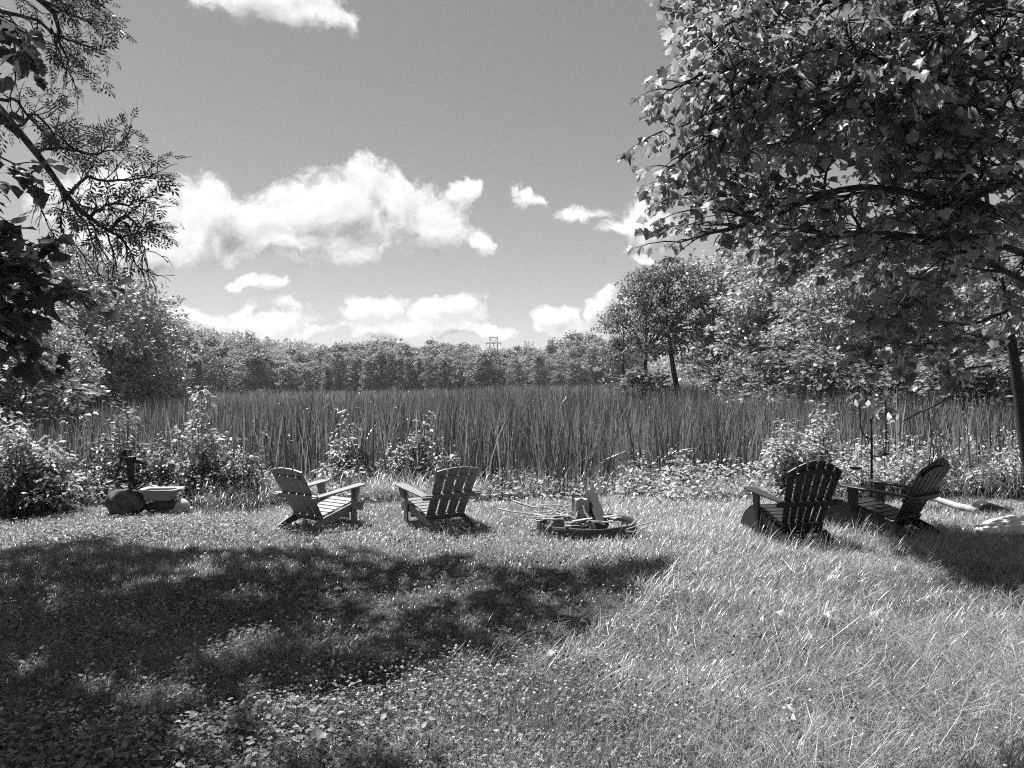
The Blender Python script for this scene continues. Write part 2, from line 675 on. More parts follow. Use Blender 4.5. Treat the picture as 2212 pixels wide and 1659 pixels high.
def tube_mesh(name, pts, rad, n=10, smooth=True):
    bm = bmesh.new()
    v, f = tube(pts, rad, n, cap=True)
    vv = [bm.verts.new(p) for p in v]
    for q in f:
        s = []
        for i in q:
            if i not in s:
                s.append(i)
        try:
            bm.faces.new([vv[i] for i in s])
        except ValueError:
            pass
    return bm_mesh(name, bm, smooth)


def prism_mesh(name, outline, o, e1, e2, thick, bev=0.004):
    """A flat board cut to an outline: points o + a*e1 + b*e2, given thickness along e1 x e2, edges eased."""
    o, e1, e2 = np.array(o, float), np.array(e1, float), np.array(e2, float)
    nrm = np.cross(e1, e2)
    nrm /= np.linalg.norm(nrm)
    bm = bmesh.new()
    a = [bm.verts.new(o + e1 * x + e2 * y - nrm * thick / 2) for x, y in outline]
    b = [bm.verts.new(o + e1 * x + e2 * y + nrm * thick / 2) for x, y in outline]
    n = len(outline)
    bm.faces.new(a[::-1])
    bm.faces.new(b)
    for i in range(n):
        bm.faces.new((a[i], a[(i + 1) % n], b[(i + 1) % n], b[i]))
    bmesh.ops.recalc_face_normals(bm, faces=bm.faces)
    if bev:
        ed = [e for e in bm.edges if len(e.link_faces) == 2 and e.calc_face_angle(0) > 0.7]
        bmesh.ops.bevel(bm, geom=ed, offset=bev, segments=1, affect='EDGES', clamp_overlap=True)
    return bm_mesh(name, bm)


def board_mesh(name, p0, p1, width, thick, wdir, bev=0.004):
    p0, p1, wdir = np.array(p0, float), np.array(p1, float), np.array(wdir, float)
    ln = np.linalg.norm(p1 - p0)
    e1 = (p1 - p0) / ln
    wdir = wdir - e1 * wdir.dot(e1)
    wdir /= np.linalg.norm(wdir)
    return prism_mesh(name, [(0, -width / 2), (ln, -width / 2), (ln, width / 2), (0, width / 2)], p0, e1, wdir, thick, bev)


def lathe_mesh(name, prof, n=20, cz=(0, 0, 0)):
    """prof: list of (radius, z)."""
    bm = bmesh.new()
    rings = []
    for r, z in prof:
        rings.append([bm.verts.new((cz[0] + r * math.cos(2 * math.pi * j / n), cz[1] + r * math.sin(2 * math.pi * j / n), cz[2] + z)) for j in range(n)])
    for i in range(len(rings) - 1):
        for j in range(n):
            bm.faces.new((rings[i][j], rings[i][(j + 1) % n], rings[i + 1][(j + 1) % n], rings[i + 1][j]))
    bm.faces.new(rings[0][::-1])
    bm.faces.new(rings[-1])
    return bm_mesh(name, bm, True)


def rock_mesh(name, rx, ry, rz_, seed, sub=3, rough=0.18, flat=0.0):
    rg = np.random.default_rng(seed)
    bm = bmesh.new()
    bmesh.ops.create_icosphere(bm, subdivisions=sub, radius=1.0)
    ph = rg.random((6, 3)) * 6
    fr = rg.normal(size=(6, 3)) * 2.2
    cuts = rg.normal(size=(9, 3))
    cuts /= np.linalg.norm(cuts, axis=1, keepdims=True)
    for vtx in bm.verts:
        p = np.array(vtx.co)
        for c in cuts:                    # broken faces
            k = p.dot(c) - 0.68
            if k > 0:
                p = p - c * k * 0.95
        d = sum(math.sin(float(fr[i].dot(p)) * (1 + i * 0.6) + ph[i, 0]) / (1 + i) for i in range(6)) * rough * 0.4
        p = p * (1 + d)
        vtx.co = (p[0] * rx, p[1] * ry, (p[2] if p[2] > -flat or flat == 0 else -flat) * rz_)
    return bm_mesh(name, bm, True)

# ================================================================== SETTING
def axis(lo, hi, fine_lo, fine_hi, step, grow=1.22):
    a = list(np.arange(fine_lo, fine_hi + 1e-6, step))
    s = step
    while a[-1] < hi:
        s *= grow
        a.append(a[-1] + s)
    s = step
    while a[0] > lo:
        s *= grow
        a.insert(0, a[0] - s)
    return np.array(a)


def build_ground():
    xs = axis(-3500, 3500, -14, 14, 0.22)
    ys = axis(-400, 3500, 1.5, 19, 0.22)
    X, Y = np.meshgrid(xs, ys, indexing='ij')
    Z = gz(X, Y)
    nx, ny = X.shape
    V = np.stack([X, Y, Z], -1).reshape(-1, 3)
    i, j = np.meshgrid(np.arange(nx - 1), np.arange(ny - 1), indexing='ij')
    a = (i * ny + j).ravel()
    F = np.stack([a, a + ny, a + ny + 1, a + 1], 1)
    o = link('ground', np_mesh('ground', V, F, None, True), 'soil')
    tag(o, 'lawn soil running down to the flat marsh', None, None, 'structure')


build_ground()

# ------------------------------------------------------------------ trees
def bez(p0, p1, p2, n):
    t = np.linspace(0, 1, n)[:, None]
    return (1 - t) ** 2 * np.asarray(p0) + 2 * t * (1 - t) * np.asarray(p1) + t * t * np.asarray(p2)


def make_proto(seed, H, Rc, base, nclump, nleaf, ls, trunk_r, shape='round', clump_r=0.75):
    """A broadleaf tree standing at the origin: (wood mesh, leaf mesh)."""
    rg = np.random.default_rng(seed)
    tb = Tubes()
    n = 9
    tz = np.linspace(-0.3, H * 0.9, n)
    wob = np.cumsum(rg.normal(0, 0.05 * Rc, (n, 2)), 0)
    wob -= wob[0]
    tp = np.column_stack([wob[:, 0], wob[:, 1], tz])
    tr = trunk_r * np.linspace(1, 0.16, n)
    tr[0] *= 1.35
    tb.add(tp, tr, 9)
    cen = []
    zc0, zc1 = base * H, H
    for i in range(nclump * 6):
        if len(cen) >= nclump:
            break
        t = rg.random() ** 0.85
        z = zc0 + (zc1 - zc0) * t
        if shape == 'round':
            prof = math.sqrt(max(0.02, 1 - (2 * (t - 0.42) / 1.18) ** 2)) if t > 0.42 else math.sqrt(max(0.05, 1 - ((0.42 - t) / 0.55) ** 2))
        elif shape == 'tall':
            prof = (1 - t) ** 0.55 * (0.35 + 0.65 * min(1, t / 0.25)) + 0.05
        else:
            prof = max(0.06, 1 - t) * (1.0 if int(t * 9) % 2 else 0.72)
        a = rg.random() * 2 * math.pi
        lob = 1 + 0.22 * math.sin(3 * a + seed) * math.sin(2.0 * t * math.pi + seed * 1.7)
        r = Rc * prof * lob * math.sqrt(rg.uniform(0.22, 1.0))
        p = np.array([math.cos(a) * r, math.sin(a) * r, z - clump_r * 0.5])
        if any(np.linalg.norm((p - q) * (1, 1, 1.3)) < clump_r * 0.62 for q in cen):
            continue
        cen.append(p)
    P, Nn, T, S, Rn = [], [], [], [], []
    for ci, c in enumerate(cen):
        k = np.interp(c[2] - 0.25 * np.linalg.norm(c[:2]) - 0.1 * H, tz, np.arange(n))
        k = int(np.clip(k, max(1, int(base * n * 1.25)), n - 2))
        st = tp[k]
        midp = (st + c) / 2 + np.array([0, 0, 0.12 * np.linalg.norm(c - st)]) + rg.normal(0, 0.08 * Rc, 3) * 0.5
        r0 = max(0.014 * H / 10, tr[k] * 0.42)
        tb.add(bez(st, midp, c, 5), np.linspace(r0, 0.008 * H / 10, 5), 5)
        m = int(nleaf * rg.uniform(0.6, 1.3))
        d = rg.normal(size=(m, 3))
        d /= np.linalg.norm(d, axis=1, keepdims=True)
        rad = clump_r * rg.uniform(0.7, 1.35) * rg.random((m, 1)) ** 0.4
        sc = np.array([1.15, 1.15, 0.62])
        q = c + d * rad * sc
        q[:, 2] -= 0.16 * (np.linalg.norm(q[:, :2] - c[:2], axis=1)) ** 2
        nn = d * 0.7 + np.array([0, 0, 0.85]) + rg.normal(0, 0.45, (m, 3))
        tt = d * (1, 1, 0.2) + rg.normal(0, 0.5, (m, 3)) + np.array([0, 0, -0.35])
        P.append(q)
        Nn.append(nn)
        T.append(tt)
        S.append(ls * rg.uniform(0.6, 1.35, m))
        Rn.append(np.clip(rg.normal(0.5, 0.22, m) + rg.normal(0, 0.12), 0, 1))
    v, f, r = scatter(QUAD[0], QUAD[1], np.concatenate(P), np.concatenate(T), np.concatenate(Nn), np.concatenate(S), np.concatenate(Rn))
    return tb.mesh('trunk'), np_mesh('crown', v, f, r)


def put_tree(name, proto, mat, loc, H0, H, rz, label, group=None, wide=1.0, bark='bark', cat='tree'):
    wood, leaves = proto
    t = thing(name, label, cat, loc, rz, group)
    s = H / H0
    a = link('trunk', wood, bark, t)
    a.scale = (s * wide, s * wide, s)
    b = bpy.data.objects.new('crown', leaves)
    col.objects.link(b)
    b.parent = t
    b.scale = (s * wide, s * wide, s)
    b['kind'] = 'stuff'
    if not leaves.materials:
        leaves.materials.append(M[mat])
    return t


rt = np.random.default_rng(7)
GROVE = [make_proto(100 + i, 10, [3.0, 3.4, 2.7, 3.2][i], [0.28, 0.22, 0.36, 0.18][i], 105, 95, 0.20, 0.19) for i in range(4)]
PALE2 = [make_proto(130 + i, 10, 3.3, 0.12, 100, 85, 0.25, 0.16, 'round', 0.8) for i in range(3)]
OPEN = [make_proto(160 + i, 10, [2.9, 3.0, 2.6][i], [0.42, 0.45, 0.48][i], [70, 66, 46][i], 85, 0.20, 0.22, 'round', 0.66) for i in range(3)]
PALE = [make_proto(120 + i, 10, 3.3, 0.12, 110, 85, 0.25, 0.16) for i in range(3)]
BUSH2 = [make_proto(150 + i, 3, 1.5, 0.05, 42, 70, 0.15, 0.05, 'tall', 0.42) for i in range(3)]
BUSH = [make_proto(140 + i, 3, 1.6, 0.05, 60, 80, 0.13, 0.05, 'round', 0.42) for i in range(3)]


def tree_at(u, vtop, D, proto, H0, mat, name, label, group, wide=1.0, bark='bark', cat='tree', sink=0.0):
    p = at(u, 829, D)
    zb = float(gz(p[0], D)) - sink
    H = at(u, vtop, D)[2] - zb
    return put_tree(name, proto, mat, (p[0], D, zb), H0, H, rt.random() * 6.28, label, group, wide * rt.uniform(0.92, 1.1), bark, cat)


# right-hand wood: dark trunks at its corner, sunlit mass behind
RW = [(1348, 645, 54, 2, 'G', 0.75, 'thin dark tree at the outer corner of the right-hand wood'),
      (1402, 575, 51, 0, 'G', 0.92, 'dark leafy tree in the corner of the right-hand wood, second from the open sky'),
      (1458, 556, 48, 1, 'G', 0.95, 'tall dark tree with a stout black trunk at the edge of the cattails'),
      (1548, 560, 47, 2, 'G', 0.95, 'dark tree with a bare forked trunk right of the stout black trunk'),
      (1590, 600, 50, 3, 'G', 0.8, 'smaller dark tree close behind the bare forked trunk'),
      (1625, 500, 56, 0, 'P', 1.15, 'pale sunlit tree rising behind the bare forked trunk'),
      (1685, 540, 42, 1, 'P', 1.15, 'pale bushy tree with low boughs right of the forked trunk'),
      (1655, 515, 50, 2, 'P', 1.2, 'bright leafy tree between the forked trunk and the tall pale tree'),
      (1750, 530, 45, 0, 'P', 1.2, 'bright tree filling the wood right of the tall pale tree'),
      (1875, 530, 41, 1, 'P', 1.2, 'bright tree over the dark hollow, just left of the rounded one'),
      (1725, 470, 56, 2, 'P', 1.1, 'tall pale tree whose top shows under the big maple bough'),
      (1785, 580, 36, 0, 'P', 1.25, 'broad sunlit tree with white-edged leaves above the cattails'),
      (1840, 480, 46, 1, 'P', 1.1, 'tall sunlit tree behind the broad one, half hidden by maple leaves'),
      (1925, 560, 35, 2, 'P', 1.0, 'rounded sunlit tree standing over the dark hollow at the right'),
      (1985, 470, 44, 3, 'G', 1.1, 'tall shaded tree behind the wind spinner'),
      (2060, 560, 33, 0, 'P', 1.0, 'sunlit tree left of the slim leaning trunk'),
      (2110, 440, 42, 1, 'G', 1.1, 'tall shaded tree behind the slim leaning trunk'),
      (2190, 540, 31, 2, 'P', 1.0, 'sunlit tree at the right margin, behind the slim leaning trunk'),
      (2260, 430, 38, 0, 'G', 1.1, 'shaded tree at the far right margin of the wood'),
      (2380, 470, 35, 1, 'P', 1.2, 'sunlit tree beyond the right margin, first past the shaded one'),
      (2500, 450, 38, 2, 'G', 1.2, 'shaded tree beyond the right margin, second past the slim trunk'),
      (2640, 460, 40, 0, 'P', 1.2, 'sunlit tree farthest beyond the right margin')]
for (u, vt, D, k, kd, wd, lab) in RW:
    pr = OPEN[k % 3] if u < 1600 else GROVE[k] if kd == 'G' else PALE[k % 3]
    tree_at(u, vt, D, pr, 10, 'grove' if kd == 'G' else 'grove_sunlit', 'broadleaf_tree', lab, 'trees of the right-hand wood', wd)
RB = [(1385, 790, 46, 'low bright bush under the thin corner tree'),
      (1620, 785, 38, 'bush under the pale tree right of the forked trunk'),
      (1700, 735, 33, 'leafy bush with bright top in the middle of the right-hand wood edge'),
      (1770, 745, 31, 'bright bush at the foot of the broad sunlit tree'),
      (1880, 800, 29, 'small bush below the dark hollow of the wood'),
      (1960, 770, 28, 'bush beside the dark hollow, right of the small one'),
      (2060, 765, 26, 'bush left of the slim leaning trunk'),
      (2150, 755, 25, 'bush right behind the slim leaning trunk'),
      (2230, 745, 24, 'bush at the right margin beyond the slim leaning trunk')]
for i, (u, vt, D, lab) in enumerate(RB):
    tree_at(u, vt, D, BUSH2[i % 3], 3, 'grove', 'woodland_bush', lab, 'bushes along the edge of the right-hand wood', 1.25, 'twig', 'bush', 0.3)

# left-hand wood
LW = [(-70, 470, 36, 0, 1.0, 'tree at the left margin, mostly hidden by near maple leaves'),
      (20, 530, 38, 1, 1.0, 'tree behind the near maple leaves at the left'),
      (95, 528, 43, 3, 1.1, 'rounded tree below the drooping ash twigs, left one'),
      (170, 520, 47, 0, 1.1, 'tallest rounded tree of the left-hand wood'),
      (240, 560, 51, 2, 1.1, 'tree stepping down right of the tallest one in the left-hand wood'),
      (295, 605, 55, 1, 1.1, 'lower tree near the end of the left-hand wood'),
      (325, 665, 60, 3, 0.95, 'small end tree of the left-hand wood beside the far hill'),
      (60, 640, 30, 2, 1.0, 'shaded tree low at the left, behind the bright shrub')]
for (u, vt, D, k, wd, lab) in LW:
    tree_at(u, vt, D, PALE2[k % 3], 10, 'grove_sunlit', 'broadleaf_tree', lab, 'trees of the left-hand wood', wd)
LB = [(-20, 720, 22, 'dark bush at the left margin under the maple leaves'),
      (70, 760, 24, 'dark bush just left of the open cattail field'),
      (150, 790, 40, 'bush at the shaded foot of the left-hand wood'),
      (230, 795, 48, 'bush under the tallest tree of the left-hand wood'),
      (330, 800, 60, 'bush where the left-hand wood meets the far shore')]
for i, (u, vt, D, lab) in enumerate(LB):
    tree_at(u, vt, D, BUSH2[i % 3], 3, 'grove', 'woodland_bush', lab, 'bushes along the edge of the left-hand wood', 1.3, 'twig', 'bush', 0.3)

# far shore
FAR = [make_proto(200 + i, 14, [4.0, 3.6, 4.4, 3.4, 3.8][i], [0.16, 0.22, 0.12, 0.3, 0.18][i], 52, 46, 0.62, 0.22, ['round', 'tall', 'round', 'round', 'tall'][i], [1.15, 1.0, 1.3, 0.95, 1.1][i]) for i in range(5)]
SPRUCE = make_proto(220, 14, 2.6, 0.12, 80, 36, 0.5, 0.16, 'cone', 0.8)
TALLF = make_proto(221, 14, 3.0, 0.1, 70, 40, 0.55, 0.18, 'tall', 1.0)
prof_u = [330, 380, 450, 540, 600, 700, 760, 830, 900, 960, 1040, 1110, 1160, 1200, 1245, 1300, 1360]
prof_v = [672, 694, 718, 742, 756, 752, 743, 738, 745, 741, 748, 752, 756, 745, 738, 735, 728]
for row in range(3):
    u = 322.0 + row * 9
    while u < 1370:
        D = [165, 205, 245][row] + rt.uniform(-12, 12) - 45 * max(0, (600 - u) / 300)
        vt = np.interp(u, prof_u, prof_v) + [24, 10, 0][row] + rt.normal(0, [13, 8, 6][row])
        k = rt.integers(0, 5)
        pr, H0 = FAR[k], 14
        if rt.random() < 0.12:
            pr = TALLF if rt.random() < 0.6 else SPRUCE
        lab = ['tree in the front row of the tree line across the marsh',
               'tree in the middle row of the tree line across the marsh',
               'tree whose top makes the skyline across the marsh'][row]
        tree_at(u, vt, D, pr, 14, 'far', 'far_shore_tree', lab, 'trees %s across the marsh' % ['in the front row', 'in the middle row', 'on the skyline'][row], rt.uniform(0.78, 1.4))
        u += [25, 22, 19][row] * rt.uniform(0.7, 1.3)
for (u, vt, D, pr, lab) in [(540, 712, 300, SPRUCE, 'dark pointed pine standing above the far left skyline'),
                            (1192, 728, 235, SPRUCE, 'pointed spruce on the far skyline near the right-hand wood'),
                            (1238, 716, 228, FAR[0], 'rounded tree standing above the far skyline, left of a pair'),
                            (1272, 712, 226, FAR[2], 'rounded tree standing above the far skyline, right of a pair'),
                            (1145, 738, 240, TALLF, 'narrow tree above the far skyline right of the pylon')]:
    tree_at(u, vt, D, pr, 14, 'far', 'far_shore_tree', lab, None, 1.0)

def build_hill():
    """Wooded ridge rising behind the far shore."""
    xs = np.linspace(-420, 260, 90)
    ys = np.linspace(330, 900, 50)
    X, Y = np.meshgrid(xs, ys, indexing='ij')
    s = np.clip((Y - 330) / 260, 0, 1)
    s = s * s * (3 - 2 * s)
    ridge = np.interp(X, [-420, -330, -250, -190, -120, -60, 40, 140, 260], [46, 46, 41, 31, 22, 17, 14, 15, 12])
    Z = s * ridge * (0.9 + 0.2 * N1(X, Y, 0.01)) - 2 * (1 - s)
    nx, ny = X.shape
    V = np.stack([X, Y, Z], -1).reshape(-1, 3)
    i, j = np.meshgrid(np.arange(nx - 1), np.arange(ny - 1), indexing='ij')
    a = (i * ny + j).ravel()
    o = link('hill', np_mesh('hill', V, np.stack([a, a + ny, a + ny + 1, a + 1], 1), None, True), 'soil')
    tag(o, 'wooded ridge behind the far shore', None, None, 'structure')
    rg = np.random.default_rng(31)
    P, T, Nn, S, Rn = [], [], [], [], []
    for k in range(1100):
        x, y = rg.uniform(-410, 250), rg.uniform(360, 640)
        s = np.clip((y - 330) / 260, 0, 1)
        s = s * s * (3 - 2 * s)
        z = s * np.interp(x, [-420, -330, -250, -190, -120, -60, 40, 140, 260], [46, 46, 41, 31, 22, 17, 14, 15, 12]) - 2 * (1 - s)
        hh = rg.uniform(5, 11)
        m = 34
        d = rg.normal(size=(m, 3))
        d /= np.linalg.norm(d, axis=1, keepdims=True)
        d[:, 2] = np.abs(d[:, 2]) * 1.2 - 0.2
        P.append(np.array([x, y, z + hh * 0.45]) + d * (rg.uniform(2.2, 3.6), rg.uniform(2.2, 3.6), hh * 0.5))
        Nn.append(d + (0, 0, 0.6) + rg.normal(0, 0.3, (m, 3)))
        T.append(rg.normal(size=(m, 3)))
        S.append(rg.uniform(1.2, 2.6, m))
        Rn.append(np.clip(rg.normal(0.5, 0.2, m), 0, 1))
    v, f, r = scatter(QUAD[0], QUAD[1], *[np.concatenate(q) for q in (P, T, Nn, S, Rn)])
    o = link('forest_canopy', np_mesh('forest_canopy', v, f, r), 'far')
    tag(o, 'far-off wood covering the ridge in one mass', 'wood', None, 'stuff')


build_hill()


def build_added_wood():
    """Unseen wood added behind the camera; it keeps the open sky off everything that faces the camera."""
    rg = np.random.default_rng(41)
    P, T, Nn, S, Rn = [], [], [], [], []
    tb = Tubes()
    for k in range(60):
        x, y = rg.uniform(-26, 26), rg.uniform(-16, -5.5)
        hh = rg.uniform(10, 15)
        tb.add([(x, y, -0.2), (x + rg.normal(0, 0.2), y, hh * 0.5), (x + rg.normal(0, 0.4), y, hh * 0.9)], [0.2, 0.14, 0.05], 7)
        for c in range(14):
            m = 26
            cc = np.array([x, y, rg.uniform(0.12, 1.0) * hh]) + rg.normal(0, (1.5, 1.5, 0.3))
            d = rg.normal(size=(m, 3))
            d /= np.linalg.norm(d, axis=1, keepdims=True)
            P.append(cc + d * rg.random((m, 1)) ** 0.4 * (1.3, 1.3, 0.9))
            Nn.append(d + (0, 0, 0.6))
            T.append(rg.normal(size=(m, 3)))
            S.append(rg.uniform(0.3, 0.6, m))
            Rn.append(rg.random(m))
    v, f, r = scatter(QUAD[0], QUAD[1], *[np.concatenate(q) for q in (P, T, Nn, S, Rn)])
    o = tag(link('added_wood', np_mesh('added_wood', v, f, r), 'grove'), 'unseen wood added behind the camera to darken what faces it', 'wood', None, 'stuff')  # unseen trees, added to cut the sky light from behind
    link('trunks', tb.mesh('trunks'), 'bark', o)['kind'] = 'stuff'


build_added_wood()


def build_pylon():
    D = 610.0
    b = at(1067, 829, D)
    t = thing('power_pylon', 'H-shaped wooden power pylon rising above the far tree line', 'pylon', (b[0], D, 10))
    top = at(1067, 727, D)[2] - 10
    for s in (-1, 1):
        link('pole', tube_mesh('pole', [(s * 3.0, 0, 0), (s * 3.0, 0, top)], [0.55, 0.45], 8), 'pole', t)
    za = at(1067, 741, D)[2] - 10
    link('crossarm', board_mesh('crossarm', (-6.2, 0.6, za), (6.2, 0.6, za), 0.8, 0.5, (0, 0, 1), 0), 'pole', t)
    link('top_beam', board_mesh('top_beam', (-3.4, 0.6, top - 0.6), (3.4, 0.6, top - 0.6), 0.6, 0.4, (0, 0, 1), 0), 'pole', t)
    for s in (-1, 1):
        link('brace', board_mesh('brace', (s * 0.4, -0.5, za + 0.4), (s * 2.9, -0.5, top - 0.8), 0.35, 0.3, (1, 0, 0), 0), 'pole', t)
    for x in (-5.8, 0, 5.8):
        link('insulator', tube_mesh('insulator', [(x, 0.6, za - 0.3), (x, 0.6, za - 2.4)], [0.22, 0.22], 6), 'pole', t)


build_pylon()


# ------------------------------------------------------------------ near trees grown limb by limb
def rot_about(vec, axis_, ang):
    axis_ = axis_ / (np.linalg.norm(axis_) + 1e-9)
    return vec * math.cos(ang) + np.cross(axis_, vec) * math.sin(ang) + axis_ * axis_.dot(vec) * (1 - math.cos(ang))


def smooth_poly(pts, n):
    """Catmull-Rom resampling of a polyline."""
    pts = np.asarray(pts, float)
    P = np.vstack([2 * pts[0] - pts[1], pts, 2 * pts[-1] - pts[-2]])
    out = []
    m = len(pts) - 1
    for k in range(n):
        x = k / (n - 1) * m
        i = min(int(x), m - 1)
        t = x - i
        a, b, c, d = P[i], P[i + 1], P[i + 2], P[i + 3]
        out.append(0.5 * ((2 * b) + (-a + c) * t + (2 * a - 5 * b + 4 * c - d) * t * t + (-a + 3 * b - 3 * c + d) * t ** 3))
    return np.array(out)


class Grower:
    def __init__(self, seed):
        self.rg = np.random.default_rng(seed)
        self.tb = Tubes()
        self.P, self.T, self.N, self.S = [], [], [], []
        self.hang = 0.0

    def leaf(self, p, d, size, up=0.9, spread=0.45):
        rg = self.rg
        hang = self.hang
        self.P.append(p)
        self.T.append(d + rg.normal(0, 0.35, 3) + np.array([0, 0, -0.35 - hang]))
        self.N.append(np.array([0, 0, up]) + rg.normal(0, spread, 3))
        self.S.append(size * rg.uniform(0.5, 1.3))

    def limb(self, pts, r0, r1, n1=10, l1=0.9, n2=5, l2=0.35, k=5, size=0.12, start=0.2, droop=0.0, sweep=(0.5, 1.1), flat=0.6, leafy=1.0, stub=0.0):
        rg = self.rg
        L = smooth_poly(pts, 12)
        L[1:-1] += rg.normal(0, 0.012, (10, 3))
        self.tb.add(L, np.linspace(r0, r1, 12), 7)
        for a in range(n1):
            t = start + (1 - start) * (a + rg.random()) / n1
            x = t * 11
            i = min(int(x), 10)
            p = L[i] + (L[i + 1] - L[i]) * (x - i)
            tan = L[i + 1] - L[i]
            tan /= np.linalg.norm(tan) + 1e-9
            ax = np.array([0, 0, 1.0]) * (1 if a % 2 else -1) + rg.normal(0, 1 - flat, 3)
            d = rot_about(tan, ax, rg.uniform(*sweep))
            d[2] += rg.uniform(-0.15, 0.35) - droop
            d /= np.linalg.norm(d)
            ln = l1 * rg.uniform(0.6, 1.2) * (1 - 0.45 * t)
            q = [p]
            dd = d.copy()
            for s in range(4):
                dd = dd + rg.normal(0, 0.14, 3) + np.array([0, 0, -droop * 0.35])
                dd /= np.linalg.norm(dd)
                q.append(q[-1] + dd * ln / 4)
            q = np.array(q)
            rr = max(r1 * 1.0, (r0 + (r1 - r0) * t) * 0.42)
            self.tb.add(q, np.linspace(rr, 0.004, 5), 5)
            for b in range(n2):
                t2 = (b + 0.6 + 0.5 * rg.random()) / (n2 + 0.3)
                t2 = min(t2, 1.0)
                y = t2 * 4
                j = min(int(y), 3)
                p2 = q[j] + (q[j + 1] - q[j]) * (y - j)
                tan2 = q[j + 1] - q[j]
                tan2 /= np.linalg.norm(tan2) + 1e-9
                d2 = rot_about(tan2, np.array([0, 0, 1.0]) * (1 if b % 2 else -1) + rg.normal(0, 0.5, 3), rg.uniform(0.3, 1.0))
                l = l2 * rg.uniform(0.6, 1.3)
                q2 = bez(p2, p2 + d2 * l * 0.5 + np.array([0, 0, 0.03]), p2 + d2 * l + np.array([0, 0, -droop * l * 0.6]), 4)
                self.tb.add(q2, np.linspace(0.005, 0.002, 4), 4)
                if rg.random() > leafy:
                    continue
                for c in range(k):
                    u_ = rg.uniform(0.25, 1.0)
                    p3 = p2 + (q2[-1] - p2) * u_
                    side = rot_about(d2, np.array([0, 0, 1.0]), rg.choice([-1, 1]) * rg.uniform(0.3, 1.3))
                    off = side * rg.uniform(0.02, 0.09)
                    self.leaf(p3 + off, side, size)

    def arrays(self):
        return np.array(self.P), np.array(self.T), np.array(self.N), np.array(self.S)


def project(P):
    d = P - EYE
    return 1106 + FPX * (d @ RIGHT) / d[:, 1], 829.5 - FPX * (d @ UP) / d[:, 1], d[:, 1]


def finish_tree(root, G, templates, mat, single_mat_rng, n_single, base, leaf_name='leaf'):
    """Wood as one part, the largest leaves in view as single parts, the rest as one mass."""
    b = np.asarray(base, float)
    w_ = link('branches', G.tb.mesh('branches', b), 'twig', root)
    w_['kind'] = 'stuff'
    P, T, N_, S = G.arrays()
    rg = np.random.default_rng(single_mat_rng)
    rnd = rg.random(len(P))
    which = rg.integers(0, len(templates), len(P))
    single = np.zeros(len(P), bool)
    if n_single:
        u, v, D = project(P)
        inside = (u > 0) & (u < 2212) & (v > 0) & (v < 1659) & (D > 0.5)
        score = np.where(inside, S / np.maximum(D, 0.5), 0)
        idx = np.argsort(-score)[:n_single]
        single[idx[score[idx] > 0]] = True
        meshes = {}
        Bs = basis(T, N_)
        for i in np.nonzero(single)[0]:
            tone = int(rnd[i] * 5)
            key = (which[i], tone)
            if key not in meshes:
                tv, tf = templates[which[i]]
                meshes[key] = np_mesh('leaf', tv, tf, np.full(len(tv), (tone + 0.5) / 5))
            o = link(leaf_name, meshes[key], mat, root)
            m = Matrix(Bs[i].tolist()).to_4x4() @ Matrix.Scale(float(S[i]), 4)
            m.translation = Vector(P[i] - b)
            o.matrix_local = m
    parts = []
    for k, (tv, tf) in enumerate(templates):
        s = (which == k) & ~single
        if s.any():
            parts.append(scatter(tv, tf, P[s], T[s], N_[s], S[s], rnd[s]))
    v, f, r = merge(parts)
    o = link('foliage', np_mesh('foliage', v - b, f, r), mat, root)
    o['kind'] = 'stuff'


def in_poly(x, y, poly):
    poly = np.asarray(poly)
    c = np.zeros(len(x), bool)
    j = len(poly) - 1
    for i in range(len(poly)):
        xi, yi = poly[i]
        xj, yj = poly[j]
        h = ((yi > y) != (yj > y)) & (x < (xj - xi) * (y - yi) / (yj - yi + 1e-12) + xi)
        c ^= h
        j = i
    return c


def img_poly(pts):
    return [gnd(u, v)[:2] for u, v in pts]


# ---- the big maple on the right: trunk just outside the view, boughs reaching in
MB = np.array([6.1, 6.4, 0.0])
maple = thing('maple_tree', 'big maple on the right whose boughs overhang the lawn', 'tree', tuple(MB))
G = Grower(11)
G.hang = 0.45
trunk_pts = smooth_poly([MB + (0, 0, -0.2), MB + (-0.1, 0, 1.5), MB + (-0.3, -0.1, 3.5), MB + (-0.4, -0.3, 6.0), MB + (-0.5, -0.3, 9.5)], 14)
link('trunk', np_mesh('trunk', *[q if i else q - MB for i, q in enumerate(tube(trunk_pts, np.linspace(0.22, 0.08, 14), 14, False))], None, True), 'bark', maple)
T_ = lambda z: np.array([MB[0] - 0.1 - 0.05 * z, MB[1] - 0.03 * z, z])
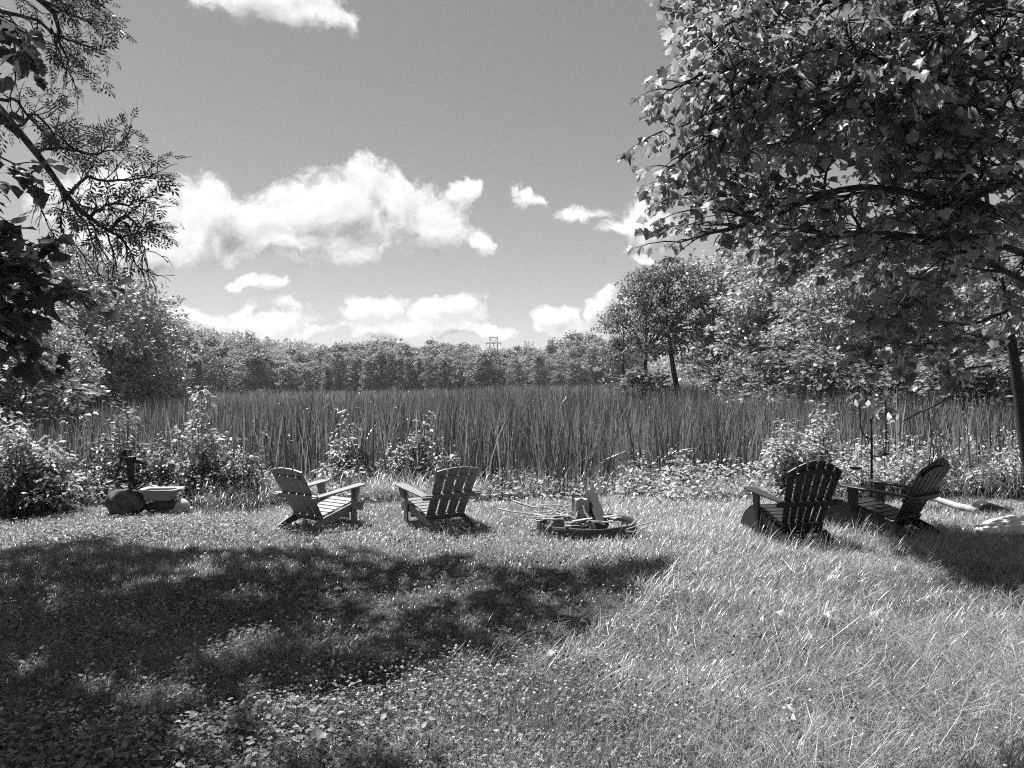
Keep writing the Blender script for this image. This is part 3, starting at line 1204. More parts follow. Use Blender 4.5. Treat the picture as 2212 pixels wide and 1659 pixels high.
# each bough: height at the trunk, then (u, v, distance) way points
BOUGHS = [
    (3.2, [(2212, 480, 8.4), (2080, 440, 7.8), (1900, 405, 7.2), (1800, 410, 6.9), (1640, 470, 6.5), (1480, 500, 6.3)], 0.075),
    (3.6, [(2212, 330, 8.2), (2100, 290, 7.8), (1980, 250, 7.3), (1800, 215, 6.9), (1600, 240, 6.6), (1420, 310, 6.4)], 0.075),
    (4.6, [(2212, 180, 8.0), (2040, 170, 7.6), (1850, 170, 7.2), (1700, 180, 6.9), (1560, 185, 6.7), (1440, 250, 6.5)], 0.06),
    (5.0, [(2150, 60, 7.8), (1960, 70, 7.4), (1780, 110, 7.1), (1600, 140, 6.9), (1480, 150, 6.8), (1405, 160, 6.7)], 0.055),
    (5.6, [(2200, -40, 8.0), (1980, -20, 7.7), (1800, 0, 7.4), (1640, 10, 7.2), (1540, 5, 7.1)], 0.055),
    (4.0, [(2212, 250, 9.0), (2050, 220, 9.0), (1880, 130, 8.8), (1720, 70, 8.6), (1600, 60, 8.5)], 0.05),
    (3.4, [(2212, 420, 9.2), (2060, 350, 9.0), (1900, 320, 8.7), (1740, 300, 8.3), (1560, 330, 8.0), (1430, 360, 7.7)], 0.06),
    (3.0, [(2212, 545, 8.8), (2060, 520, 8.5), (1900, 520, 8.3), (1760, 500, 8.1), (1600, 430, 7.9), (1450, 420, 7.6)], 0.06),
    (2.9, [(2212, 600, 7.8), (2100, 540, 7.4), (2000, 520, 7.2), (1880, 500, 7.0), (1780, 480, 6.9)], 0.045),
    (4.8, [(2150, 110, 9.2), (2040, 60, 9.4), (1940, 20, 9.6), (1830, -40, 9.8)], 0.05),
    (6.0, [(2300, -150, 8.5), (2150, -120, 8.3), (1950, -100, 8.0), (1760, -70, 7.8), (1600, -60, 7.6)], 0.05),
    (4.2, [(2260, 150, 7.6), (2160, 130, 7.4), (2060, 110, 7.2), (1960, 60, 7.0)], 0.04),
    (4.0, [(2280, 300, 7.4), (2180, 260, 7.2), (2090, 230, 7.0), (1990, 200, 6.9)], 0.04),
    (3.6, [(2280, 420, 7.2), (2190, 400, 7.0), (2100, 390, 6.9), (2010, 340, 6.8)], 0.04),
    (5.0, [(2280, 60, 8.6), (2180, 40, 8.8), (2080, 10, 9.0), (1990, -30, 9.2)], 0.04),
    (5.2, [(2230, 20, 6.8), (2100, 30, 6.5), (1980, 120, 6.3), (1860, 200, 6.2), (1760, 260, 6.1)], 0.045),
]
for z0, way, r0 in BOUGHS:
    pts = [T_(z0 * 0.8)] + [at(u_ + max(0, 0.33 * (1720 - u_)), v_, 4.1 + (D_ - 6) * 0.36) for u_, v_, D_ in way]
    G.limb(pts, r0 * 0.42, 0.012, n1=17, l1=0.58, n2=6, l2=0.25, k=7, size=0.057, start=0.1, droop=0.06)
rs = np.random.default_rng(77)
finish_tree(maple, G, MAPLE, 'maple', 5, 300, MB)

# ---- slim leaning tree at the right margin
SB = np.array(list(gnd(2262, 1120)))
slim = thing('slim_tree', 'slim leaning tree with dark trunk and drooping shaded leaves at the right edge', 'tree', tuple(SB))
G = Grower(23)
Ds = SB[1]
tp = smooth_poly([SB + (0, 0, -0.1), at(2222, 1000, Ds), at(2205, 880, Ds), at(2190, 770, Ds), at(2172, 665, Ds), at(2158, 590, Ds + 0.1), at(2150, 520, Ds + 0.2)], 18)
link('trunk', np_mesh('trunk', *[q if i else q - SB for i, q in enumerate(tube(tp, np.linspace(0.105, 0.04, 18), 10, False))], None, True), 'bark', slim)
SL = [([at(2185, 745, Ds), at(2120, 725, Ds - 0.3), at(2050, 735, Ds - 0.6), at(1980, 748, Ds - 1.0), at(1920, 742, Ds - 1.3)], 0.035),
      ([at(2172, 670, Ds), at(2100, 700, Ds - 0.5), at(2010, 690, Ds - 1.0), at(1950, 660, Ds - 1.4), at(1910, 650, Ds - 1.6)], 0.03),
      ([at(2160, 610, Ds), at(2080, 560, Ds - 0.5), at(2000, 600, Ds - 1.0), at(1930, 690, Ds - 1.4)], 0.03),
      ([at(2150, 560, Ds), at(2060, 600, Ds - 0.6), at(1970, 600, Ds - 1.0), at(1900, 570, Ds - 1.4)], 0.032),
      ([at(2175, 690, Ds), at(2230, 640, Ds - 0.6), at(2290, 600, Ds - 1.2)], 0.03),
      ([at(2140, 480, Ds), at(2060, 450, Ds - 0.3), at(1960, 480, Ds - 0.8), at(1850, 540, Ds - 1.3)], 0.03)]
for pts, r0 in SL:
    G.limb(pts, r0, 0.008, n1=11, l1=0.75, n2=5, l2=0.3, k=5, size=0.125, start=0.15, droop=0.18)
# bare crooked branch hanging in front of the cattails
bare = [at(2140, 790, Ds - 0.6), at(2085, 800, Ds - 0.8), at(2060, 845, Ds - 0.9), at(2010, 880, Ds - 1.0), at(1950, 910, Ds - 1.1)]
G.limb(bare, 0.016, 0.006, n1=6, l1=0.5, n2=2, l2=0.25, k=1, size=0.07, start=0.3, droop=0.3, leafy=0.1)
# its upper crown, which shades the corner of the lawn below it
SH_R = img_poly([(1985, 1150), (2040, 1140), (2085, 1178), (2260, 1192), (2300, 1330), (2212, 1290), (2110, 1255), (2010, 1215), (1960, 1190)])
lo, hi = np.min(SH_R, 0), np.max(SH_R, 0)
q = rs.uniform(lo, hi, (6000, 2))
q = q[in_poly(q[:, 0], q[:, 1], SH_R)][:420]
S_top = at(2150, 520, Ds + 0.2)
for (x, y) in q:
    z = rs.uniform(5.4, 8.0)
    c = np.array([x, y, 0]) + SUN * (z / SUN[2])
    for _ in range(11):
        p = c + rs.normal(0, (0.16, 0.16, 0.1))
        G.leaf(p, rs.normal(size=3), 0.13)
for (x, y) in q[::16]:
    c = np.array([x, y, 0]) + SUN * (6.8 / SUN[2])
    m_ = (S_top + c) / 2 + np.array([rs.normal(0, 0.3), rs.normal(0, 0.3), rs.uniform(0.2, 1.2)])
    G.limb([S_top, m_, c], 0.035, 0.008, n1=7, l1=0.7, n2=4, l2=0.3, k=4, size=0.12, start=0.3, droop=0.05)
finish_tree(slim, G, MAPLE, 'maple', 9, 200, SB)

# ---- left maple: trunk outside the view, near boughs in it, high crown shading the lawn
LBASE = np.array([-7.3, 8.3, 0.0])
lmap = thing('maple_tree', 'near maple at the left edge with large leaves coloured dark for shade', 'tree', tuple(LBASE))
G = Grower(37)
tp = smooth_poly([LBASE + (0, 0, -0.2), LBASE + (0.1, 0.1, 2), LBASE + (0.2, 0.3, 5), LBASE + (0.3, 0.8, 8), LBASE + (0.5, 1.6, 11.5)], 14)
link('trunk', np_mesh('trunk', *[q if i else q - LBASE for i, q in enumerate(tube(tp, np.linspace(0.3, 0.1, 14), 14, False))], None, True), 'bark', lmap)
LT = lambda z: LBASE + np.array([0.03 * z, 0.06 * z, z])
for z0, way, r0, n1, ll in [
        (3.4, [(-330, 480, 6.2), (-160, 520, 5.6), (-20, 560, 5.2), (70, 590, 5.0), (150, 610, 4.9)], 0.05, 10, 0.5),
        (3.0, [(-330, 640, 6.2), (-180, 640, 5.7), (-60, 650, 5.3), (10, 690, 5.1), (60, 730, 5.0)], 0.045, 9, 0.45),
        (4.2, [(-330, 300, 6.6), (-180, 320, 6.0), (-80, 360, 5.6), (-10, 420, 5.3), (50, 500, 5.1)], 0.05, 10, 0.45),
        (5.0, [(-330, 120, 6.8), (-200, 160, 6.3), (-100, 200, 5.9), (-30, 260, 5.7), (30, 330, 5.5)], 0.05, 10, 0.42),
        (5.6, [(-300, -40, 7.0), (-160, -20, 6.6), (-60, 0, 6.3), (30, 30, 6.1), (110, 70, 6.0)], 0.05, 11, 0.5),
        (4.4, [(-330, 420, 6.0), (-200, 440, 5.6), (-90, 470, 5.3), (-20, 520, 5.1), (40, 560, 5.0)], 0.04, 8, 0.45)]:
    G.limb([LT(z0)] + [at(w_[0] - 55, w_[1], w_[2]) for w_ in way], r0, 0.01, n1=n1, l1=ll, n2=5, l2=0.2, k=4, size=0.115, start=0.35, droop=0.12)
# high crown: outline of the shade it throws, with the gaps that let sun patches through
SHADE = [[(-260, 1215), (0, 1205), (70, 1178), (200, 1168), (330, 1182), (420, 1190), (560, 1196), (700, 1182), (800, 1180), (900, 1190), (960, 1208),
          (1060, 1222), (1150, 1238), (1290, 1232), (1400, 1212), (1470, 1222), (1400, 1262), (1290, 1300), (1215, 1325),
          (1290, 1352), (1210, 1390), (1100, 1418), (960, 1432), (860, 1462), (740, 1490), (600, 1512), (540, 1545), (400, 1560), (330, 1580), (200, 1560), (0, 1560), (-260, 1560)],
         [(440, 1640), (520, 1590), (640, 1580), (760, 1600), (860, 1640), (900, 1760), (420, 1760)],
         [(-200, 1625), (60, 1612), (160, 1640), (260, 1660), (430, 1700), (430, 1800), (-200, 1800)]]
HOLES = [(850, 1306, 85, 22), (1010, 1345, 55, 22), (490, 1278, 34, 11), (275, 1512, 75, 34), (480, 1425, 52, 22), (1030, 1222, 40, 12),
         (920, 1395, 30, 10), (700, 1335, 25, 8), (120, 1440, 30, 12), (350, 1360, 25, 8), (600, 1240, 30, 8), (560, 1400, 45, 14), (230, 1225, 40, 8)]


def image_to_ground_np(q):
    d = np.column_stack([q[:, 0], q[:, 1] - 0, np.zeros(len(q)) - EYE[2]])
    return 1106 + FPX * (d @ RIGHT) / d[:, 1], 829.5 - FPX * (d @ UP) / d[:, 1]


canopy = []
for poly in SHADE:
    gp = img_poly(poly)
    lo, hi = np.min(gp, 0), np.max(gp, 0)
    area = float(np.prod(hi - lo))
    q = rs.uniform(lo, hi, (int(area * 46), 2))
    q = q[in_poly(q[:, 0], q[:, 1], gp)]
    u_, v_ = image_to_ground_np(q)
    keep = np.ones(len(q), bool)
    for (hu, hv, a, b) in HOLES:
        keep &= ((u_ - hu) / a) ** 2 + ((v_ - hv) / b) ** 2 > rs.uniform(0.7, 1.5, len(q))
    keep &= (N2(q[:, 0], q[:, 1], 1.6) < 0.68) & (N3(q[:, 0], q[:, 1], 4.0, 2) < 0.70)
    canopy.append(q[keep])
canopy = np.concatenate(canopy)
hub = []
for (x, y) in canopy:
    z = rs.uniform(9.0, 11.2) + 0.12 * (y - 6)
    c = np.array([x, y, 0.0]) + SUN * (z / SUN[2])
    d0_ = rs.normal(size=3)
    for _ in range(6):
        G.leaf(c + rs.normal(0, (0.13, 0.13, 0.08)), d0_ + rs.normal(0, 0.6, 3), 0.16, 0.9, 0.35)
    hub.append(c)
hub = np.array(hub)
for k in range(26):                         # high limbs carrying that crown
    c = hub[rs.integers(0, len(hub))]
    z0 = rs.uniform(5.5, 9.5)
    G.limb([LT(z0), LT(z0) * 0.6 + c * 0.4 + (0, 0, 0.9), LT(z0) * 0.25 + c * 0.75 + (0, 0, 0.5), c], 0.06, 0.012, n1=7, l1=0.7, n2=3, l2=0.25, k=0, size=0.1, start=0.4)
finish_tree(lmap, G, MAPLE, 'maple_shaded', 15, 220, LBASE)

# ---- ash: thin limbs with compound leaves and bare hanging twigs
AB = np.array([-9.6, 11.0, 0.0])
ash = thing('ash_tree', 'ash at the left with feathery compound leaves and bare hanging twigs', 'tree', tuple(AB))
G = Grower(51)


def ash_at(u, v, D):
    return at(u * 0.84 - 16 if u > 0 else u - 16, v, D)


tp = smooth_poly([AB + (0, 0, -0.2), AB + (0.1, 0, 3), AB + (0.3, -0.2, 6), AB + (0.5, -0.4, 10)], 12)
link('trunk', np_mesh('trunk', *[q if i else q - AB for i, q in enumerate(tube(tp, np.linspace(0.26, 0.1, 12), 14, False))], None, True), 'bark', ash)
AT = lambda z: AB + np.array([0.05 * z, -0.03 * z, z])
LEAFY = [([ash_at(-120, 120, 9.8), ash_at(20, 235, 9.3), ash_at(110, 330, 9.0), ash_at(200, 430, 8.8), ash_at(250, 470, 8.7), ash_at(300, 500, 8.6), ash_at(345, 525, 8.5)], 0.085, 0.012),
         ]
G.limb([AT(6.6)] + LEAFY[0][0], 0.062, 0.008, n1=20, l1=0.62, n2=5, l2=0.24, k=2, size=0.17, start=0.45, droop=-0.12, sweep=(0.5, 1.2), flat=0.4, leafy=0.8)
for pts, n1, ll in [([ash_at(190, 425, 8.8), ash_at(240, 385, 8.7), ash_at(310, 390, 8.6), ash_at(370, 388, 8.5), ash_at(400, 380, 8.4)], 10, 0.55),
                    ([ash_at(110, 330, 9.0), ash_at(170, 320, 8.9), ash_at(230, 330, 8.8), ash_at(290, 330, 8.7), ash_at(320, 320, 8.6)], 12, 0.55),
                    ([ash_at(60, 275, 9.1), ash_at(110, 250, 9.0), ash_at(160, 290, 8.9), ash_at(210, 320, 8.8)], 10, 0.5),
                    ([ash_at(20, 215, 9.2), ash_at(60, 215, 9.1), ash_at(100, 260, 9.0), ash_at(150, 300, 8.9), ash_at(190, 310, 8.8)], 11, 0.45),
                    ([ash_at(300, 500, 8.6), ash_at(330, 470, 8.5), ash_at(370, 480, 8.4), ash_at(400, 500, 8.4)], 9, 0.4),
                    ([ash_at(250, 470, 8.7), ash_at(300, 440, 8.6), ash_at(350, 440, 8.5), ash_at(385, 425, 8.4)], 10, 0.45)]:
    G.limb(pts, 0.022, 0.005, n1=n1, l1=ll * 0.8, n2=4, l2=0.18, k=2, size=0.165, start=0.1, droop=-0.15, sweep=(0.4, 1.2), flat=0.3, leafy=0.85)
# upper spray
for way, n1 in [([(-150, -60, 9.5), (-20, -30, 9.2), (90, -10, 9.0), (170, 20, 8.9), (250, 50, 8.8)], 14),
                ([(-150, -10, 9.5), (-10, 20, 9.2), (100, 40, 9.0), (180, 80, 8.9), (240, 100, 8.8)], 13),
                ([(60, -40, 9.1), (150, 20, 9.0), (175, 90, 8.9), (205, 160, 8.9)], 8),
                ([(-60, -90, 9.3), (80, -60, 9.1), (190, -30, 8.9), (270, 10, 8.8)], 13)]:
    G.limb([AT(8.2)] + [ash_at(*w_) for w_ in way] if way[0][0] < -100 else [ash_at(*w_) for w_ in way], 0.04, 0.006, n1=n1, l1=0.42, n2=4, l2=0.2, k=2, size=0.165, start=0.4, droop=0.1, sweep=(0.4, 1.2), flat=0.3, leafy=0.8)
# bare hanging twigs
for way, n1 in [([(175, 470, 8.8), (185, 510, 8.7), (230, 545, 8.6), (260, 590, 8.5)], 6), ([(80, 365, 9.0), (115, 430, 8.9), (140, 480, 8.8), (170, 545, 8.7)], 6),
                ([(300, 500, 8.6), (340, 520, 8.5), (370, 570, 8.4), (395, 590, 8.3)], 7), ([(290, 495, 8.6), (310, 540, 8.5), (320, 580, 8.4)], 5),
                ([(250, 470, 8.7), (275, 530, 8.6), (310, 575, 8.5)], 6), ([(200, 440, 8.8), (250, 500, 8.7), (270, 560, 8.6)], 6),
                ([(340, 480, 8.5), (380, 530, 8.4), (420, 545, 8.3)], 6), ([(150, 60, 9.0), (185, 140, 8.9), (220, 190, 8.8)], 6), ([(50, 80, 9.2), (58, 160, 9.1), (45, 220, 9.1)], 4)]:
    G.limb([ash_at(*w_) for w_ in way], 0.013, 0.004, n1=n1, l1=0.4, n2=2, l2=0.16, k=1, size=0.13, start=0.2, droop=0.35, sweep=(0.3, 1.0), flat=0.2, leafy=0.06)
finish_tree(ash, G, [ASH], 'ash', 19, 0, AB)

# ================================================================== THINGS ON THE LAWN
YZ = ((0, 1, 0), (0, 0, 1))


def chair_a(label, loc, rz):
    """Low garden chair with a four-board back, curved across the top."""
    t = thing('garden_chair', label, 'chair', loc, rz, 'pair of four-board garden chairs')
    t.scale = (1.18, 1.0, 1.0)
    m = 'lumber_a'
    ln = R(30)
    tv = np.array([0, -math.sin(ln), math.cos(ln)])
    b0 = np.array([0, -0.20, 0.20])
    pitch, wd = 0.144, 0.121
    for i in range(4):
        cx = (i - 1.5) * pitch
        x0, x1 = cx - wd / 2, cx + wd / 2
        # boards fan slightly
        k = 1.07
        top = lambda s: 0.855 - 0.62 * s * s
        xs = np.linspace(x0 * k, x1 * k, 6)
        out = [(x0 * 0.96, -0.06), (x1 * 0.96, -0.06)] + [(x, top(x)) for x in xs[::-1]]
        link('back_slat', prism_mesh('back_slat', out, b0, (1, 0, 0), tv, 0.022), m, t)
    bk = np.cross((1, 0, 0), tv)          # towards the rear
    if bk[1] > 0:
        bk = -bk
    p = b0 + tv * 0.70 + bk * 0.024
    link('back_brace', board_mesh('back_brace', p + (-0.22, 0, 0), p + (0.22, 0, 0), 0.055, 0.022, tv), m, t)
    p = b0 + tv * 0.375 + bk * 0.032
    link('arm_rail', board_mesh('arm_rail', p + (-0.40, 0, 0), p + (0.40, 0, 0), 0.085, 0.035, tv), m, t)
    p = b0 + tv * 0.0 + bk * 0.027
    link('lower_rail', board_mesh('lower_rail', p + (-0.262, 0, 0), p + (0.262, 0, 0), 0.085, 0.028, tv), m, t)
    # seat
    ys = np.linspace(-0.13, 0.40, 6)
    for y in ys:
        z = 0.215 + (y + 0.2) * 0.255
        link('seat_slat', board_mesh('seat_slat', (-0.262, y, z), (0.262, y, z), 0.088, 0.02, (0, 1, 0.255)), m, t)
    for y, z, d in [(0.478, 0.372, (0, 1, -0.25)), (0.545, 0.325, (0, 0.6, -0.8)), (0.588, 0.25, (0, 0.3, -1))]:
        link('front_slat', board_mesh('front_slat', (-0.262, y, z), (0.262, y, z), 0.078, 0.02, d), m, t)
    rail = [(0.58, 0.30), (0.50, 0.352), (0.42, 0.36), (0.10, 0.272), (-0.22, 0.188), (-0.42, 0.115), (-0.55, 0.045), (-0.63, 0.0), (-0.44, 0.0), (-0.30, 0.055), (-0.10, 0.11), (0.42, 0.235), (0.55, 0.20)]
    for s in (-1, 1):
        link('side_rail', prism_mesh('side_rail', rail, (s * 0.277, 0, 0), *YZ, 0.026), m, t)
        link('front_leg', board_mesh('front_leg', (s * 0.306, 0.36, 0.0), (s * 0.306, 0.36, 0.585), 0.10, 0.028, (0, 1, 0)), m, t)
        br = [(0, 0), (0.085, 0), (0.085, -0.05), (0.045, -0.16), (0.0, -0.19)]
        link('arm_bracket', prism_mesh('arm_bracket', br, (s * 0.322, 0.36, 0.588), (s, 0, 0), (0, 0, 1), 0.026), m, t)
        arm = [(-0.045, -0.50), (0.055, -0.50), (0.075, 0.1), (0.085, 0.42), (0.05, 0.47), (-0.05, 0.47), (-0.075, 0.42), (-0.07, 0.1)]
        link('armrest', prism_mesh('armrest', [(a * s, b) for a, b in arm], (s * 0.35, 0.02, 0.565), (1, 0, 0), (0, 1, 0.115), 0.024), m, t)
    link('centre_leg', board_mesh('centre_leg', (0, -0.26, 0.15), (0, -0.30, 0.0), 0.07, 0.035, (1, 0, 0)), m, t)
    link('stretcher', board_mesh('stretcher', (-0.262, 0.30, 0.16), (0.262, 0.30, 0.16), 0.07, 0.025, (0, 0, 1)), m, t)
    return t


def chair_b(label, loc, rz, s_=1.0, lean=30):
    """Fan-backed garden chair with six tapering boards."""
    t = thing('garden_chair', label, 'chair', loc, rz, 'pair of fan-backed garden chairs')
    t.scale = (s_, s_, s_)
    m = 'lumber_b'
    ln = R(lean)
    tv = np.array([0, -math.sin(ln), math.cos(ln)])
    b0 = np.array([0, -0.22, 0.20])
    for i in range(6):
        c = i - 2.5
        xb, wb = c * 0.085, 0.066
        xt, wt = c * 0.120, 0.099
        top = lambda s: 0.95 - 0.16 * abs(s) - 0.9 * s * s
        xs = np.linspace(xt - wt / 2, xt + wt / 2, 6)
        out = [(xb - wb / 2, -0.08), (xb + wb / 2, -0.08)] + [(x, top(x)) for x in xs[::-1]]
        link('back_slat', prism_mesh('back_slat', out, b0, (1, 0, 0), tv, 0.022), m, t)
    bk = np.cross((1, 0, 0), tv)
    if bk[1] > 0:
        bk = -bk
    p = b0 + tv * 0.80 + bk * 0.024
    link('back_brace', prism_mesh('back_brace', [(-0.27, -0.10), (-0.15, -0.045), (0, -0.02), (0.15, -0.045), (0.27, -0.10), (0.27, -0.04), (0.15, 0.02), (0, 0.045), (-0.15, 0.02), (-0.27, -0.04)], p, (1, 0, 0), tv, 0.022), m, t)
    p = b0 + tv * 0.36 + bk * 0.03
    link('arm_rail', prism_mesh('arm_rail', [(-0.42, -0.02), (-0.34, -0.045), (0.34, -0.045), (0.42, -0.02), (0.42, 0.02), (0.34, 0.035), (-0.34, 0.035), (-0.42, 0.02)], p, (1, 0, 0), tv, 0.034), m, t)
    p = b0 + tv * 0.0 + bk * 0.027
    link('lower_rail', board_mesh('lower_rail', p + (-0.268, 0, 0), p + (0.268, 0, 0), 0.16, 0.028, tv), m, t)
    for y in np.linspace(-0.15, 0.34, 6):
        z = 0.215 + (y + 0.2) * 0.27
        link('seat_slat', board_mesh('seat_slat', (-0.268, y, z), (0.268, y, z), 0.084, 0.02, (0, 1, 0.27)), m, t)
    arc = [(0.42, 0.372), (0.50, 0.362), (0.58, 0.335), (0.655, 0.29), (0.72, 0.235), (0.775, 0.17), (0.815, 0.10), (0.84, 0.04)]
    for i, (y, z) in enumerate(arc):
        q0, q1 = arc[max(i - 1, 0)], arc[min(i + 1, len(arc) - 1)]
        link('front_slat', board_mesh('front_slat', (-0.268, y, z), (0.268, y, z), 0.066, 0.02, (0, q1[0] - q0[0], q1[1] - q0[1])), m, t)
    rail = [(0.36, 0.35), (0.10, 0.285), (-0.20, 0.20), (-0.42, 0.12), (-0.56, 0.03), (-0.60, 0.0), (-0.42, 0.0), (-0.28, 0.05), (-0.08, 0.11), (0.36, 0.22)]
    fr = [(y - 0.012, z - 0.012) for y, z in arc] + [(0.80, 0.0), (0.66, 0.0), (0.54, 0.07), (0.37, 0.12)]
    fr = [(0.37, 0.36)] + fr
    for s in (-1, 1):
        link('side_rail', prism_mesh('side_rail', rail, (s * 0.283, 0, 0), *YZ, 0.026), m, t)
        link('foot_rest_side', prism_mesh('foot_rest_side', fr, (s * 0.283, 0, 0), *YZ, 0.026, 0), m, t)
        leg = [(-0.075, 0.0), (0.045, 0.0), (0.05, 0.3), (0.075, 0.578), (-0.085, 0.578), (-0.07, 0.3)]
        link('front_leg', prism_mesh('front_leg', leg, (s * 0.314, 0.31, 0), *YZ, 0.03), m, t)
        link('rear_leg', board_mesh('rear_leg', (s * 0.20, -0.30, 0.15), (s * 0.20, -0.36, 0.0), 0.06, 0.03, (1, 0, 0)), m, t)
        arm = [(-0.03, -0.50), (0.05, -0.50), (0.065, -0.1), (0.085, 0.25), (0.075, 0.40), (0.02, 0.46), (-0.05, 0.44), (-0.08, 0.34), (-0.06, 0.0)]
        link('armrest', prism_mesh('armrest', [(a * s, b) for a, b in arm], (s * 0.355, 0.02, 0.578), (1, 0, 0), (0, 1, 0.06), 0.026), m, t)
    link('stretcher', board_mesh('stretcher', (-0.268, 0.26, 0.14), (0.268, 0.26, 0.14), 0.10, 0.025, (0, 0, 1)), m, t)
    link('centre_leg', board_mesh('centre_leg', (0, -0.30, 0.13), (0, -0.34, 0.0), 0.06, 0.03, (1, 0, 0)), m, t)
    return t


def on_lawn(u, v):
    p = gnd(u, v)
    return (p[0], p[1], p[2])


chair_a('dark four-board garden chair near the water pump, turned to the right', on_lawn(690, 1136), R(-36))
chair_a('dark four-board garden chair beside the fire ring, turned to the left', on_lawn(948, 1134), R(34))
chair_b('black fan-backed garden chair nearest the fire ring, showing its full slatted back', on_lawn(1710, 1166), R(9), 1.06, 25)
chair_b('black fan-backed garden chair in front of the wind spinner, turned sideways', on_lawn(1920, 1150), R(34), 1.06)

# ------------------------------------------------------------------ fire ring and what lies in it
FC = np.array(on_lawn(1268, 1148))
FR = 0.70


def build_fire_ring():
    t = thing('fire_ring', 'low sooty steel fire ring on the lawn, heaped with sticks and bark', 'fire ring', tuple(FC))
    bm = bmesh.new()
    n = 56
    prof = [(FR, -0.02), (FR, 0.145), (FR - 0.006, 0.152), (FR - 0.02, 0.152), (FR - 0.026, 0.145), (FR - 0.026, -0.02)]
    rings = []
    for r, z in prof:
        rings.append([bm.verts.new((r * math.cos(2 * math.pi * j / n) * (1 + 0.008 * math.sin(5 * j)), r * math.sin(2 * math.pi * j / n), z + 0.006 * math.sin(j * 0.7))) for j in range(n)])
    for i in range(len(rings)):
        k = (i + 1) % len(rings)
        for j in range(n):
            bm.faces.new((rings[i][j], rings[i][(j + 1) % n], rings[k][(j + 1) % n], rings[k][j]))
    link('ring', bm_mesh('ring', bm, True), 'rust', t)
    link('ash_bed', rock_mesh('ash_bed', FR * 0.95, FR * 0.95, 0.06, 4, 3, 0.1), 'rust', t)


build_fire_ring()
rf = np.random.default_rng(91)


def stick(name, pts, r0, r1, mat, label, group=None, cat='stick', n=7):
    pts = smooth_poly(pts, 7)
    pts[1:-1] += rf.normal(0, 0.008, (5, 3))
    b = pts[0].copy()
    rr = np.linspace(r0, r1, 7) * rf.uniform(0.88, 1.12, 7)
    return tag(link(name, tube_mesh(name, pts - b, rr, n), mat, None, tuple(b)), label, cat, group)


def fp(u, v, D):
    return np.array(at(u, v, D))


# long branches reaching out of the heap to the left and right
LONG = [([(1075, 1098, 11.2), (1130, 1108, 11.0), (1190, 1112, 10.9), (1262, 1100, 10.8)], 0.013, 'long pale branch reaching farthest left from the fire ring'),
        ([(1108, 1082, 11.3), (1150, 1096, 11.2), (1205, 1100, 11.0), (1270, 1106, 10.9)], 0.016, 'long forked branch above the farthest-reaching one, left of the upright log'),
        ([(1145, 1148, 10.6), (1175, 1135, 10.6), (1215, 1112, 10.7), (1262, 1108, 10.8)], 0.012, 'branch sloping down to the left over the rim of the fire ring'),
        ([(1175, 1152, 10.4), (1200, 1122, 10.6), (1232, 1098, 10.8), (1268, 1075, 11.0)], 0.010, 'thin branch rising to the upper right behind the upright log'),
        ([(1335, 1150, 10.4), (1360, 1137, 10.5), (1380, 1118, 10.7), (1394, 1105, 10.9)], 0.011, 'branch poking up at the right of the leaning timber'),
        ([(1320, 1155, 10.3), (1355, 1140, 10.4), (1400, 1130, 10.6), (1435, 1122, 10.7)], 0.011, 'branch lying out to the right over the rim of the fire ring'),
        ([(1330, 1142, 10.5), (1370, 1148, 10.3), (1390, 1140, 10.4), (1402, 1138, 10.5)], 0.012, 'short branch along the right rim of the fire ring')]
for way, r, lab in LONG:
    stick('branch', [fp(*q) for q in way], r, r * 0.5, 'stick', lab, 'branches heaped on the fire ring', 'branch')
for i in range(64):
    a = rf.uniform(0.5, 2.6) * math.pi * 0.5 + (0.5 * math.pi if i % 3 else 0)
    rr = rf.uniform(0.05, 0.55)
    c = FC + np.array([-0.22 + rr * math.cos(a) * 1.05, rr * math.sin(a) * 0.7 + 0.08, 0.16 + rf.uniform(0, 0.24) * (1 - rr)])
    d = np.array([rf.normal(1.0, 0.3) * rf.choice([-1, 1]), rf.normal(0, 0.45), rf.normal(0, 0.12)])
    d /= np.linalg.norm(d)
    L = rf.uniform(0.2, 0.5)
    stick('twig', [c - d * L / 2, c + rf.normal(0, 0.015, 3), c + d * L / 2], rf.uniform(0.006, 0.013), 0.005, 'stick',
          'thin dry twig tangled in the heap on the fire ring', 'twigs tangled in the heap on the fire ring', 'twig', 6)
# flat bark slabs along the front of the ring
for i in range(30):
    a = -math.pi / 2 + rf.uniform(-1.25, 0.8)
    rr = rf.uniform(0.30, 0.68)
    L, W_ = rf.uniform(0.2, 0.5), rf.uniform(0.03, 0.07)
    c = FC + np.array([math.cos(a) * rr - 0.02, math.sin(a) * rr * 0.85, 0.16 + 0.012 * (i % 8) + rf.uniform(0, 0.03) + 0.12 * (0.64 - rr)])
    out = []
    for k in range(7):
        out.append((-L / 2 + L * k / 6, -W_ / 2 * rf.uniform(0.5, 1.15)))
    for k in range(7):
        out.append((L / 2 - L * k / 6, W_ / 2 * rf.uniform(0.5, 1.15)))
    me = prism_mesh('bark_slab', out, (0, 0, 0), (1, 0, 0), (0, 1, rf.normal(0, 0.12)), rf.uniform(0.007, 0.013), 0.002)
    o = tag(link('bark_slab', me, 'barkchip', None, tuple(c)), 'ragged flat slab of bark lying on the front rim of the fire ring', 'bark', 'bark slabs on the front of the fire ring')
    o.rotation_euler = (rf.normal(0.22, 0.15), rf.normal(0, 0.08), rf.normal(0, 0.3))


